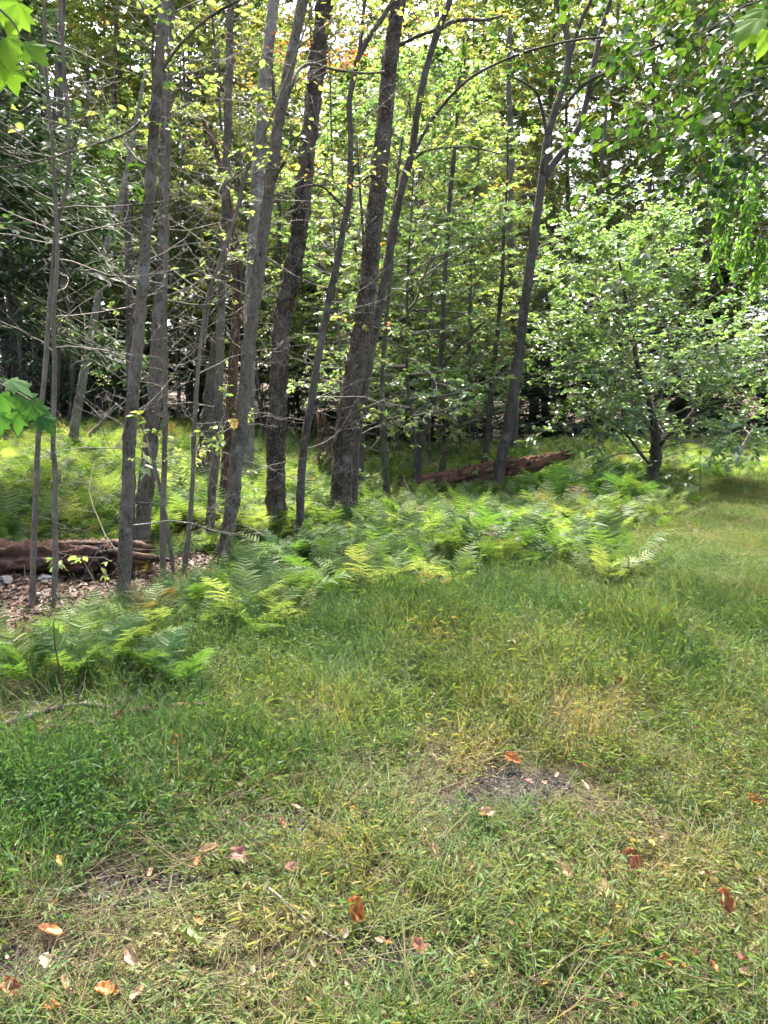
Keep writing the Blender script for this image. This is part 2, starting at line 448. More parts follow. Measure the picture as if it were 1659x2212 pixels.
def trunk_mesh(geo, rng, pts, rad, sides=18, step=.045, rough=.05, flare=.5, knobs=.0, start=None, cap=True, streak=3):
    pr = np.column_stack([pts, rad])
    L = np.linalg.norm(np.diff(pts, axis=0), axis=1).sum()
    n = int(min(max(L / step, 12), 420))
    pr = resample(pr, n); P = pr[:, :3]; R = np.maximum(pr[:, 3], .002)
    P = P + np.cumsum(rng.normal(0, .0011, P.shape), 0) * np.array([1, 1, 0]) * min(1, rad[0] / .08)
    nz = rng.normal(0, 1, (n, sides))
    ker = np.ones(streak) / streak
    nz = np.apply_along_axis(lambda a: np.convolve(a, ker, 'same'), 0, nz) * math.sqrt(streak)
    RR = R[:, None] * (1 + rough * nz)
    if knobs > 0:
        for _ in range(int(n * knobs)):
            i = rng.integers(0, n); j = rng.integers(0, sides)
            RR[max(0, i - 1):i + 2, j] += R[i] * (.08 + .16 * rng.random())
            RR[i, (j + 1) % sides] += R[i] * .08
    if flare > 0:
        d = np.arange(n) * (L / n)
        th = np.arange(sides) * 2 * np.pi / sides; ph = rng.random() * 6
        lob = 1 + .45 * np.sin(3 * th + ph) + .3 * np.sin(5 * th + 2 * ph)
        RR = RR + R[0] * flare * (1.3 * np.exp(-d / .09) + .45 * np.exp(-d / .4))[:, None] * lob[None, :].clip(.1)
    tubes(geo, P[None], RR[None], sides, cap=cap)
    return P, R

def tip_up(pts, rad, extra, rng, end=.35):
    """carry the stem on above the picture"""
    d = nrm(pts[-1] - pts[-2]); p = pts[-1].copy(); P = list(pts); R = list(rad); n = 4
    for i in range(n):
        d = nrm(d + np.array([rng.normal(0, .05), rng.normal(0, .05), .12]))
        p = p + d * extra / n; P.append(p.copy()); R.append(rad[-1] * (1 - (1 - end) * (i + 1) / n))
    return np.array(P), np.array(R)

def twig_set(rng, P, R, lo, hi, n, length, r=.006, up=.02, sub=4, subsub=2, flat=.35):
    """thin side branches off a stem between parameters lo and hi"""
    i = (lo + (hi - lo) * (np.arange(n) + rng.random(n)) / n) * (len(P) - 2)
    i = i.astype(int); S = P[i]
    a = rng.random(n) * 2 * np.pi
    D = np.stack([np.cos(a), np.sin(a) * .8, .05 + .55 * rng.random(n)], -1)
    L = length * (.45 + .9 * rng.random(n))
    P1 = grow(rng, S, D, L, 8, .17, up)
    r1 = (r * (.5 + .7 * rng.random(n)) * L / length)[:, None] * np.linspace(1, .25, 8)
    out = [(P1, np.maximum(r1, .0016))]
    S2, D2, L2 = spawn(rng, P1, L, sub, .2, .95, .85, .5, flat)
    P2 = grow(rng, S2, D2, L2, 6, .2, up)
    out.append((P2, np.maximum(r * .38 * np.linspace(1, .35, 6)[None].repeat(len(P2), 0), .0014)))
    if subsub:
        S3, D3, L3 = spawn(rng, P2, L2, subsub, .2, .95, .85, .5, flat)
        P3 = grow(rng, S3, D3, L3, 4, .2, up)
        out.append((P3, np.full(P3.shape[:2], .0013)))
    return out

def tree(name, label, path, base_uv, group=None, cat='tree', mat=BARK_GREY, seed=0, extra=4.0, branches=(), twigs=26, tw_len=.9,
         leaf=None, leaf_n=2, leaf_size=.075, rough=.085, knobs=.3, sides=18, flare=.7, broken=False, crown=0, crown_leaf=None,
         depth=None, tw_lo=.12, twig_mat=None, leaf_frac=1.0, tmpl=OVAL):
    rng = np.random.default_rng(seed + 101)
    g = on_ground(*base_uv); Y = depth if depth else g[1]
    pts, rad = px_path(path, Y)
    b0 = pts[0].copy(); b0[2] = float(height(b0[0], Y)) - .06
    if pts[0][2] > b0[2] + .02:
        pts = np.vstack([b0, pts]); rad = np.concatenate([[rad[0] * 1.06], rad])
    if extra > 0: pts, rad = tip_up(pts, rad, extra, rng)
    root = empty(name, (pts[0][0], pts[0][1], float(height(pts[0][0], Y)))); tag(root, label, cat, group)
    off = np.array(root.location)
    gt = Geo(); P, R = trunk_mesh(gt, rng, pts - off, rad, sides, rough=rough, knobs=knobs, flare=flare, cap=True)
    if broken: splinters(gt, rng, P[-1], nrm(P[-1] - P[-6]), R[-1])
    link('trunk', gt.mesh(name + '_trunk', mat), root)
    for bp in branches:                       # measured limbs: (u, v, w[, dy]) lists
        bpts, brad = px_path([q[:3] for q in bp], Y)
        dy = np.array([q[3] if len(q) > 3 else 0 for q in bp])
        bpts[:, 1] += dy
        gb = Geo(); trunk_mesh(gb, rng, bpts - off, brad, 9, .06, .05, 0)
        Pb = resample(bpts - off, 24)
        tw = twig_set(rng, Pb, None, .25, 1.0, 9, .55, .005, .01, 3, 2)
        br = link('branch', gb.mesh(name + '_branch', mat), root)
        gq = Geo()
        for TP, TR in tw: tubes(gq, TP, TR, 4)
        link('twigs', gq.mesh(name + '_branch_twigs', twig_mat or TWIG_DARK), br)
        if leaf is not None and leaf_n:
            gl = Geo(); leaves_on(gl, rng, tw[-1][0], leaf_n, leaf_size, tmpl); link('leaves', gl.mesh(name + '_branch_leaves', leaf), br)
    if twigs:
        tw = twig_set(rng, P, R, tw_lo, .97, twigs, tw_len)
        gq = Geo()
        for TP, TR in tw: tubes(gq, TP, TR, 4)
        link('twigs', gq.mesh(name + '_twigs', twig_mat or TWIG), root)
        if leaf is not None and leaf_n:
            gl = Geo(); m1 = rng.random(twigs) < leaf_frac * (.7 if leaf_n == 1 else 1)
            Q = tw[2][0][np.repeat(m1, 8)]; Q2 = tw[1][0][np.repeat(m1, 4)]
            leaves_on(gl, rng, Q, 4, leaf_size, tmpl, droop=.4); leaves_on(gl, rng, Q2, 4, leaf_size, tmpl, t0=.4, droop=.4); link('leaves', gl.mesh(name + '_leaves', leaf), root)
    if crown:
        gb, gl = Geo(), Geo()
        i0 = int(len(P) * .5)
        i0 = max(i0, int(np.searchsorted(P[:, 2], 6.8 if Y < 13 else 6.0)))
        make_crown(rng, gb, gl, P[i0:], crown, 2.7, .13, OVAL, n2=5, n3=4, nl=6, k0=0)
        link('limbs', gb.mesh(name + '_limbs', twig_mat or TWIG_DARK), root)
        link('crown', gl.mesh(name + '_crown', crown_leaf or LEAF_SUN), root)
    return root

def splinters(geo, rng, p, d, r, n=14, ln=.35):
    a = rng.random(n) * 2 * np.pi
    u = nrm(np.cross(d, [0.3, 1, .2])); w = np.cross(d, u)
    S = p + (np.cos(a)[:, None] * u + np.sin(a)[:, None] * w) * r * .7 - d * .05
    L = ln * (.2 + rng.random(n)) * (r / .08) ** .6
    P = grow(rng, S, np.tile(d, (n, 1)) + rng.normal(0, .12, (n, 3)), L, 4, .05)
    tubes(geo, P, (r * .3 * (.5 + rng.random(n)))[:, None] * np.array([1, .8, .45, .05]), 5)

def make_crown(rng, gb, gl, P, n1, len1, lsize, tmpl, n2=6, n3=5, nl=8, k0=.0, prof=None, pitch=.35, flat=.75, droop=.25, njit=.5, up=.015, r1=.02, fine=True, wig=.12):
    i = (k0 + (1 - k0) * (np.arange(n1) + rng.random(n1)) / n1)
    t = (i - k0) / (1 - k0)
    idx = np.minimum((i * (len(P) - 1)).astype(int), len(P) - 1); S = P[idx]
    a = np.arange(n1) * 2.4 + rng.random(n1) * .9
    el = pitch * (.2 + 1.5 * t) + rng.normal(0, .15, n1)
    D = np.stack([np.cos(a) * np.cos(el), np.sin(a) * np.cos(el), np.sin(el)], -1)
    pr = (.55 + .45 * np.sin(np.pi * np.clip(t * .85 + .15, 0, 1))) * (1 - .5 * t ** 3) if prof is None else prof(t)
    L = len1 * pr * (.7 + .5 * rng.random(n1))
    P1 = grow(rng, S, D, L, 8, wig, up)
    tubes(gb, P1, (r1 * (L / len1) * (1.1 - .5 * t))[:, None] * np.linspace(1, .25, 8), 5)
    S2, D2, L2 = spawn(rng, P1, L, n2, .18, .98, .8, .5, flat)
    P2 = grow(rng, S2, D2, L2, 6, wig * 1.2, up)
    tubes(gb, P2, (r1 * .32 * np.linspace(1, .35, 6))[None].repeat(len(P2), 0), 4)
    S3, D3, L3 = spawn(rng, P2, L2, n3, .15, .98, .8, .52, flat)
    P3 = grow(rng, S3, D3, L3, 4, wig * 1.2, up)
    if fine: tubes(gb, P3, np.full(P3.shape[:2], .0022), 3)
    leaves_on(gl, rng, P3, nl, lsize, tmpl, droop=droop, njit=njit)
    leaves_on(gl, rng, P2, max(2, nl // 2), lsize, tmpl, t0=.5, droop=droop, njit=njit)

W = lambda lst, w0, w1: [(u, v, w0 + (w1 - w0) * i / (len(lst) - 1)) for i, (u, v) in enumerate(lst)]
STAND = 'grey trunks standing in the fern bank'

tree('sapling', 'thin pole sapling nearest the picture edge, rooted in brown leaf litter', W([(70, 1310), (74, 1180), (80, 1020), (84, 940), (98, 800), (106, 690), (118, 560), (128, 470), (146, 400), (150, 300), (140, 150), (133, 0)], 15, 9),
     (70, 1310), 'slender saplings by the rotten log', mat=BARK_SAP, seed=1, extra=2, twigs=26, tw_len=.8, leaf=LEAF_DEEP, leaf_n=1, leaf_frac=.2, sides=12, flare=.3, knobs=.1, tw_lo=.38)
tree('sapling', 'thin wavy sapling second from the edge, in front of the rotten log', W([(114, 1311), (120, 1220), (118, 1090), (121, 1040), (115, 960), (118, 800), (116, 690), (124, 560), (120, 430), (112, 300), (100, 160), (95, 0)], 14, 8),
     (114, 1311), 'slender saplings by the rotten log', mat=BARK_SAP, seed=2, extra=2, twigs=28, tw_len=.9, leaf=LEAF_DEEP, leaf_n=1, leaf_frac=.2, sides=12, flare=.3, knobs=.1, tw_lo=.38)
tree('grey_barked_tree', 'dark forked trunk rooted at edge of leaf litter, beside rotten log end', W([(266, 1297), (270, 1200), (276, 1050), (282, 930), (294, 780), (306, 640), (318, 480), (331, 300), (342, 150), (352, 0)], 34, 24),
     (266, 1297), STAND, mat=BARK_GREY, seed=3, extra=4, twigs=34, tw_len=1.1, leaf=LEAF_SUN, leaf_n=1, leaf_frac=.13, knobs=.2,
     branches=[[(345, 190, 9), (352, 150, 9), (400, 105, 8, -.1), (470, 78, 7, -.3), (578, 52, 5, -.5)], [(335, 205, 9), (328, 120, 8), (330, 60, 7), (300, 0, 6)],
               [(333, 225, 8), (300, 300, 6, -.2), (240, 350, 5, -.4), (150, 400, 4, -.6), (90, 430, 3, -.8)]])
tree('dead_snag', 'grey stem snapped off half-way up, close behind dark forked trunk', W([(284, 1230), (284, 1050), (283, 860), (281, 700), (279, 560), (274, 430)], 20, 17), (290, 1235), None, 'snag', BARK_DARK, seed=4, extra=0, twigs=12, broken=True, flare=.2)
tree('grey_barked_tree', 'mid-sized grey trunk leaning slightly, behind the rotten log end', W([(306, 1195), (311, 1080), (323, 960), (333, 830), (341, 690), (348, 580), (354, 400), (359, 230), (365, 60), (367, 0)], 40, 20),
     (306, 1195), STAND, mat=BARK_GREY, seed=5, extra=4, twigs=30, tw_len=1., leaf=LEAF_SUN, leaf_n=1, leaf_frac=.13, knobs=.15)
tree('sapling', 'straight thin grey pole crossed by a leaning dead stick', W([(352, 1255), (353, 1120), (356, 960), (358, 800), (357, 680), (358, 560), (360, 400), (362, 330)], 15, 9), (352, 1255), None, mat=BARK_SAP, seed=6, extra=1.5, twigs=20, tw_len=.6, leaf=LEAF_SUN, leaf_n=1, leaf_frac=.13, sides=12, flare=.25, tw_lo=.25)
tree('dead_pole', 'leafless dead stick leaning against the straight thin pole', W([(376, 1248), (362, 1140), (347, 1061), (328, 985), (312, 940), (297, 880), (290, 840)], 10, 6), (376, 1248), None, 'dead stick', BARK_SAP, seed=7, extra=0, twigs=4, tw_len=.3, sides=10, flare=.1)
tree('sapling', 'slender crooked sapling curving across behind other trunks as it rises', W([(397, 1243), (405, 1170), (412, 1106), (417, 1010), (420, 930), (428, 805), (443, 679), (455, 625), (488, 528), (513, 453), (533, 372), (573, 282)], 13, 8), (397, 1243), None, mat=BARK_SAP, seed=8, extra=1.5, twigs=26, tw_len=.8, leaf=LEAF_SUN, leaf_n=1, leaf_frac=.16, sides=12, flare=.2,
     branches=[[(443, 740, 5), (452, 660, 5), (470, 590, 4, .1), (478, 520, 3, .2)]])
tree('grey_barked_tree', 'narrow upright grey trunk just in front of the mossy snag', W([(450, 1184), (455, 1090), (465, 990), (472, 850), (475, 700), (482, 560), (486, 400), (492, 200), (498, 0)], 22, 18), (450, 1184), STAND, mat=BARK_GREY, seed=9, extra=3, twigs=30, tw_len=.9, leaf=LEAF_SUN, leaf_n=2, leaf_frac=.3, flare=.3)
tree('dead_snag', 'dark mossy decaying stump with torn brown base among the ferns', W([(436, 1090), (440, 1020), (446, 930), (456, 840), (466, 760), (472, 720)], 44, 22), (436, 1092), None, 'snag', BARK_MOSS, seed=10, extra=0, twigs=5, broken=True, rough=.1)
tree('dead_snag', 'reddish brown split dead trunk with no bark, curving to broken tip', W([(485, 1120), (490, 1000), (497, 900), (508, 720), (513, 640), (505, 520), (494, 430), (474, 352), (455, 295), (436, 256)], 30, 9), (485, 1150), None, 'snag', ROT, seed=11, extra=0, twigs=8, broken=True, rough=.12, knobs=0, flare=.2)
tree('grey_barked_tree', 'warty grey trunk leaning right, rooted where litter meets ferns', W([(484, 1230), (493, 1150), (503, 1081), (510, 1000), (518, 930), (533, 780), (546, 679), (556, 590), (568, 503), (582, 390), (594, 302), (610, 200), (626, 126), (652, 0)], 36, 26), (484, 1230), STAND, mat=BARK_GREY, seed=12, extra=4, twigs=34, tw_len=.9, leaf=LEAF_SUN, leaf_n=1, leaf_frac=.13, knobs=.35,
     branches=[[(588, 400, 9), (604, 380, 8, -.1), (622, 362, 7, -.2)], [(612, 230, 10), (634, 180, 9), (640, 145, 9, .1), (665, 108, 8, .3), (720, 102, 7, .5), (790, 100, 6, .6), (830, 75, 5, .8)]])
tree('grey_barked_tree', 'thickest pale trunk farther back, partly hidden by warty leaning trunk', W([(532, 1030), (536, 820), (542, 620), (552, 440), (566, 230), (578, 100), (590, 0)], 34, 27), (532, 1060), None, mat=BARK_PALE, seed=13, extra=5, twigs=18, tw_len=1.3, leaf=LEAF_YEL, leaf_n=2)
tree('flaky_barked_tree', 'straight trunk with dark flaking bark in the middle of the stand', W([(594, 1175), (596, 1080), (598, 930), (604, 800), (614, 679), (630, 620), (642, 540), (654, 453), (668, 320), (680, 201), (693, 100), (706, 0)], 44, 36), (594, 1175), STAND, mat=BARK_SHAG, seed=14, extra=4, twigs=26, tw_len=.9, leaf=LEAF_SUN, leaf_n=1, leaf_frac=.13, knobs=.7, rough=.15, sides=30)
tree('grey_barked_tree', 'slim sinuous trunk between flaking trunk and stout flared trunk', W([(646, 1186), (650, 1090), (654, 1006), (662, 930), (675, 855), (690, 760), (703, 690), (716, 620), (731, 553), (744, 480), (755, 427), (758, 302), (755, 226), (766, 165), (776, 120), (800, 75), (826, 38)], 20, 12), (646, 1186), STAND, mat=BARK_DARK, seed=15, extra=3, twigs=30, tw_len=.9, leaf=LEAF_YEL, leaf_n=1, leaf_frac=.16, flare=.3,
     branches=[[(774, 130, 11), (782, 60, 9), (788, 0, 8), (792, -60, 6)], [(745, 450, 7), (700, 420, 5, -.3), (660, 425, 4, -.4)]])
tree('grey_barked_tree', 'stout grey trunk with wide flared foot, rising out of ferns', W([(731, 1156), (735, 1090), (741, 1000), (747, 920), (760, 830), (775, 750), (787, 660), (796, 580), (806, 480), (817, 390), (826, 280), (835, 180), (848, 80), (860, 0)], 56, 36), (731, 1156), STAND, mat=BARK_BROWN, seed=16, extra=5, twigs=26, tw_len=1., leaf=LEAF_SUN, leaf_n=1, leaf_frac=.13, knobs=.35, flare=.5, sides=28, rough=.07,
     branches=[[(840, 400, 7), (800, 390, 6, -.2), (770, 420, 4, -.3), (752, 400, 3, -.4)]])
tree('grey_barked_tree', 'slim trunk hugging the stout one, then arching a long limb sideways', W([(760, 1140), (764, 1000), (771, 930), (783, 860), (795, 800), (815, 680), (826, 620), (838, 560), (856, 460), (870, 395), (889, 327), (898, 260), (908, 201), (925, 130), (946, 65), (972, 0)], 24, 16), (760, 1140), STAND, mat=BARK_DARK, seed=17, extra=3, twigs=26, tw_len=.9, leaf=LEAF_YEL, leaf_n=2, leaf_frac=.4, flare=.2,
     branches=[[(895, 330, 9), (920, 285, 8, -.1), (955, 240, 8, -.2), (1005, 200, 7, -.4), (1066, 172, 6, -.5), (1135, 160, 6, -.7), (1217, 156, 5, -.9), (1300, 168, 5, -1.1), (1370, 195, 4, -1.3), (1450, 222, 3, -1.5)],
               [(946, 66, 10), (975, 40, 10, .1), (1010, 26, 9, .2), (1060, 10, 8, .4), (1100, -10, 7, .5)], [(944, 64, 9), (905, 70, 8, .1), (870, 72, 8, .3), (820, 88, 7, .5)],
               [(893, 345, 5), (925, 335, 4, -.2), (1000, 345, 4, -.5), (1060, 375, 3, -.8)]])
tree('y_forked_tree', 'dark Y-forked tree standing by the splintered log at grassy edge', W([(1072, 1060), (1080, 1000), (1096, 930), (1108, 850), (1121, 755), (1131, 670), (1147, 553), (1160, 460), (1172, 382), (1182, 302), (1198, 240), (1213, 195), (1227, 126), (1222, 70), (1206, 20), (1200, -20)], 30, 13), (1072, 1062), None, mat=BARK_DARK, seed=18, extra=2.5, twigs=24, tw_len=1.6, leaf=LEAF_DEEP, leaf_n=1, leaf_frac=.13, knobs=.06, rough=.03, leaf_size=.1, tmpl=ROUND,
     branches=[[(1176, 385, 19), (1198, 350, 18), (1228, 310, 17), (1252, 270, 16), (1272, 195, 15), (1285, 130, 14), (1300, 60, 13), (1318, 0, 12), (1330, -60, 10)],
               [(1228, 130, 12), (1247, 70, 11), (1262, 30, 10), (1276, 0, 9), (1290, -60, 7)], [(1270, 200, 11), (1290, 180, 10), (1330, 155, 9, -.3), (1400, 130, 8, -.6), (1470, 110, 6, -.9)],
               [(1182, 300, 9), (1165, 240, 8, -.2), (1145, 205, 7, -.3), (1085, 190, 5, -.6)], [(1215, 235, 10), (1255, 195, 9, -.3), (1320, 170, 8, -.5)],
               [(1277, 210, 7), (1330, 250, 6, -.5), (1390, 310, 5, -.9), (1440, 380, 4, -1.3), (1460, 450, 3, -1.5)]])
tree('lichened_tree', 'thin forked lichen-spotted trunk rising at butt end of splintered log', W([(900, 1056), (905, 990), (918, 930), (934, 870), (945, 810), (955, 750), (958, 680), (964, 560), (972, 440), (985, 300)], 19, 9), (900, 1062), 'slim trunks behind the splintered log', mat=BARK_DARK, seed=19, extra=2, twigs=34, tw_len=1.3, leaf=LEAF_SUN, leaf_n=2, leaf_size=.1, leaf_frac=.8,
     branches=[[(944, 812, 9), (965, 780, 8), (1000, 740, 6, -.2), (1040, 700, 5, -.4)]])
tree('lichened_tree', 'slim lichen-spotted trunk left of the log, nearer the stout trunk', W([(836, 1090), (832, 1020), (827, 930), (824, 850), (830, 740), (842, 600)], 18, 10), (836, 1090), 'slim trunks behind the splintered log', mat=BARK_MOSS, seed=20, extra=3, twigs=26, tw_len=1.2, leaf=LEAF_SUN, leaf_n=2, leaf_size=.09, leaf_frac=.7)
tree('lichened_tree', 'narrow dark trunk just beside foot of stout flared trunk', W([(778, 1088), (780, 1000), (786, 900), (792, 800)], 15, 11), (778, 1090), 'slim trunks behind the splintered log', mat=BARK_DARK, seed=21, extra=4, twigs=20, tw_len=1.2, leaf=LEAF_SUN, leaf_n=2, leaf_size=.09, leaf_frac=.6)
tree('lichened_tree', 'mossy curved trunk leaning over the middle of splintered log', W([(950, 1043), (960, 985), (974, 950), (1000, 890), (1010, 800), (1015, 700)], 18, 10), (950, 1052), 'slim trunks behind the splintered log', mat=BARK_MOSS, seed=22, extra=4, twigs=28, tw_len=1.3, leaf=LEAF_YEL, leaf_n=2, leaf_size=.1, leaf_frac=.7)
tree('lichened_tree', 'slim straight trunk touching the Y-forked tree, behind the log', W([(1042, 1048), (1048, 980), (1056, 900), (1063, 820), (1075, 700)], 19, 11), (1042, 1056), 'slim trunks behind the splintered log', mat=BARK_DARK, seed=23, extra=4, twigs=28, tw_len=1.3, leaf=LEAF_SUN, leaf_n=2, leaf_size=.1, leaf_frac=.7)
tree('dead_snag', 'short reddish broken stump standing behind the stout trunk', W([(706, 1050), (704, 1000), (700, 960), (697, 925)], 40, 28), (706, 1060), None, 'snag', ROT, seed=24, extra=0, twigs=0, broken=True, rough=.12, flare=.3)
tree('grey_barked_tree', 'pale leaning trunk far back in the sunlit fern meadow', W([(150, 985), (157, 950), (172, 860), (190, 760), (210, 660)], 26, 17), (150, 992), None, mat=BARK_PALE, seed=25, extra=6, twigs=12, tw_len=1.2, leaf=LEAF_SUN, leaf_n=2)

print('measured trees done')

# ------------------------------------------------------------------ background trees: prototypes and copies
def copy_tree(root, loc, rotz, scale, label=None, group=None):
    r = root.copy(); COL.objects.link(r); r.location = loc; r.rotation_euler = (0, 0, rotz); r.scale = (scale[0], scale[0], scale[1])
    if label: r['label'] = label
    if group: r['group'] = group
    for ch in root.children:
        c = ch.copy(); COL.objects.link(c); c.parent = r
    return r

def proto_broadleaf(name, label, seed, H, h0, len1, n1, lsize, mat, bark, r0=.09, tmpl=OVAL, nl=8, n2=6, n3=4, pitch=.3, flat=.8, droop=.25, group=None, njit=.5, lean=.4):
    rng = np.random.default_rng(seed)
    z = np.linspace(-.1, H, 9)
    pts = np.stack([np.cumsum(rng.normal(0, .1, 9)) + lean * (z / H) ** 2, np.cumsum(rng.normal(0, .1, 9)), z], -1); pts[0, :2] = 0
    rad = r0 * np.linspace(1, .2, 9)
    root = empty(name); tag(root, label, 'tree', group)
    gt = Geo(); P, R = trunk_mesh(gt, rng, pts, rad, 10, .15, .05, .3)
    link('trunk', gt.mesh(name + '_trunk', bark), root)
    gb, gl = Geo(), Geo()
    make_crown(rng, gb, gl, P, n1, len1, lsize, tmpl, n2, n3, nl, k0=h0 / H, pitch=pitch, flat=flat, droop=droop, njit=njit, r1=.028, fine=H < 7)
    link('limbs', gb.mesh(name + '_limbs', TWIG), root)
    link('crown', gl.mesh(name + '_crown', mat), root)
    return root

def proto_hemlock(name, label, seed, H, h0, len1, n1, nsz=.16, group=None, n2=9, n3=6, nl=5, r0=.16, mat=None):
    rng = np.random.default_rng(seed)
    z = np.linspace(-.1, H, 7); pts = np.stack([rng.normal(0, .03, 7), rng.normal(0, .03, 7), z], -1)
    root = empty(name); tag(root, label, 'tree', group)
    gt = Geo(); P, R = trunk_mesh(gt, rng, pts, r0 * np.linspace(1, .1, 7), 10, .2, .06, .3)
    link('trunk', gt.mesh(name + '_trunk', BARK_DARK), root)
    gb, gl = Geo(), Geo()
    make_crown(rng, gb, gl, P, n1, len1, nsz, NEEDLE, n2, n3, nl, k0=h0 / H, prof=lambda t: 1.05 - .85 * t, pitch=.12, flat=.85, droop=.55, njit=.35, up=-.04, r1=.022, fine=False)
    link('limbs', gb.mesh(name + '_limbs', TWIG_DARK), root)
    link('crown', gl.mesh(name + '_crown', mat or HEMLOCK), root)
    return root

UND = 'leafy understorey trees behind the trunks'
FAR = 'tall trees walling the clearing'
protos = [
    proto_broadleaf('understorey_tree', 'slender understorey tree with layered light green leaves, behind the grey trunks', 31, 9.5, 1.7, 2.8, 56, .115, LEAF_SUN, BARK_GREY, .042, nl=12, group=UND),
    proto_broadleaf('understorey_tree', 'slender understorey tree with layered light green leaves, behind the grey trunks', 32, 11, 2.2, 3.0, 56, .112, LEAF_SUN, BARK_DARK, .042, nl=12, group=UND, flat=.65),
    proto_broadleaf('understorey_tree', 'understorey tree with yellowing translucent leaves, behind the grey trunks', 33, 12, 2.6, 3.2, 64, .118, LEAF_YEL, BARK_GREY, .042, nl=13, group=UND, njit=.65),
    proto_broadleaf('understorey_tree', 'bushy understorey tree with glossy pale-shining leaves, behind the grey trunks', 34, 8, 1.3, 2.8, 48, .108, LEAF_GLOSS, BARK_DARK, .042, nl=8, group=UND),
]
tall = [
    proto_broadleaf('tall_tree', 'tall sunlit broadleaf tree closing off the view at back', 41, 26, 6, 5.4, 64, .19, LEAF_YEL, BARK_GREY, .2, n2=7, n3=5, nl=11, group=FAR, pitch=.5),
    proto_broadleaf('tall_tree', 'tall sunlit broadleaf tree closing off the view at back', 42, 24, 3.5, 5.2, 64, .19, LEAF_SUN, BARK_DARK, .2, n2=7, n3=5, nl=11, group=FAR, pitch=.5),
]
hem = [
    proto_hemlock('hemlock_tree', 'dark hemlock among the shaded woods at back', 51, 22, .5, 3.8, 90, .30, FAR),
    proto_hemlock('hemlock_tree', 'dark hemlock among the shaded woods at back', 52, 13, 1.0, 2.9, 90, .21, FAR, n2=10, n3=7),
]
hem.append(proto_hemlock('hemlock_tree', 'dark hemlock with boughs high above the fern meadow, behind the two saplings', 53, 14, 4.2, 3.0, 80, .21, FAR, n2=10, n3=7))
used = set()
def put(p, x, y, rot, s=1.0, sz=None, label=None, group=None):
    loc = (x, y, float(height(x, y)))
    if p.name not in used:
        used.add(p.name); p.location = loc; p.rotation_euler = (0, 0, rot); p.scale = (s, s, sz or s)
        if label: p['label'] = label
        if group: p['group'] = group
        return p
    return copy_tree(p, loc, rot, (s, sz or s), label, group)

R = random.Random(7)
# understorey belt, 14 m to 28 m away
spots = [(.6, 16.2, 3), (1.2, 19.6, 0), (1.9, 24.5, 3), (9.0, 40, 3), (5.0, 36.0, 0), (-8.6, 28.0, 0), (-4.6, 27.0, 2), (-1.0, 22.2, 1),
         (.9, 27.0, 2), (3.2, 28.5, 2), (8.0, 41.0, 2), (14.0, 40.0, 0), (-11.4, 30, 1), (-6.6, 31, 2), (-2.4, 26.0, 0), (11.5, 39.0, 2), (2.4, 32.0, 2), (6.6, 38.0, 2), (-8.8, 33, 2), (-.4, 31.5, 0), (17.5, 40, 2), (-12.8, 34, 0), (20.5, 39, 2), (-3.6, 33, 1), (4.2, 33.5, 1),
         (-1.4, 29.0, 2), (1.4, 35.0, 2), (-5.6, 35.5, 2), (3.4, 39, 2), (-10.5, 37, 2)]
def place_words(x, y):
    u = 829.5 + 1661 * x / y
    for lim, w in ((130, 'the two thin saplings'), (330, 'the dark forked trunk'), (470, 'the crooked sapling'), (570, 'the warty leaning trunk'), (660, 'the flaking trunk'), (770, 'the stout flared trunk'), (900, 'the arching-limbed slim trunk'), (1030, 'the splintered log'), (1180, 'the Y-forked tree'), (1330, 'the log tip ferns'), (1480, 'the small glossy tree')):
        if u < lim: return w
    return 'the grassy trail bend'
KINDW = ('layered light green leaves', 'scattered green leaf sprays', 'yellowing translucent leaves', 'glossy shining leaves')
for x, y, k in spots:
    put(protos[k], x, y, R.random() * 6.28, R.uniform(.9, 1.15), R.uniform(.9, 1.25), '%s tree with %s behind %s' % ('near' if y < 19 else 'middle-distance' if y < 25 else 'far', KINDW[k], place_words(x, y)))
# tall wall
for i in range(20):
    y = 41 + (i % 2) * 8 + R.uniform(-2, 2); x = -27 + (i // 2) * 6.2 + R.uniform(-2, 2) + (i % 2) * 3
    p = tall[0] if i % 3 else tall[1]
    put(p, x, y, R.random() * 6.28, R.uniform(1.0, 1.25), R.uniform(1.05, 1.3), 'tall %s broadleaf tree at back of woods, behind %s' % ('yellow-green' if i % 3 else 'green', place_words(x, y)))
for i in range(18):
    x = -40 + i * 4.7 + R.uniform(-1, 1); y = 58 + R.uniform(-4, 8)
    put(hem[0], x, y, R.random() * 6.28, R.uniform(1.2, 1.5), R.uniform(1.0, 1.35), 'tall dark hemlock at the back of woods, behind ' + place_words(x, y))
for x, y, k in ((10.5, 46, 0), (14.5, 44, 1), (6.2, 47, 1), (18, 47, 0), (-17, 35, 1), (-12.5, 38, 0), (-8.5, 36.5, 1), (-20, 40, 0), (-15, 44, 1)):
    put(tall[k], x, y, R.random() * 6.28, 1.05, R.uniform(.95, 1.1), 'tall %s broadleaf tree just behind the understorey, back of %s' % (('yellow-green', 'green')[k], place_words(x, y)))
for i in range(20):
    x = -21 + i * 2.4 + R.uniform(-.8, .8); y = 40 + R.uniform(-4, 8)
    put(hem[1], x, y, R.random() * 6.28, R.uniform(1.0, 1.3), R.uniform(.5, .8), 'low dark hemlock in deep shade far behind ' + place_words(x, y), 'young hemlocks in the shaded woods')
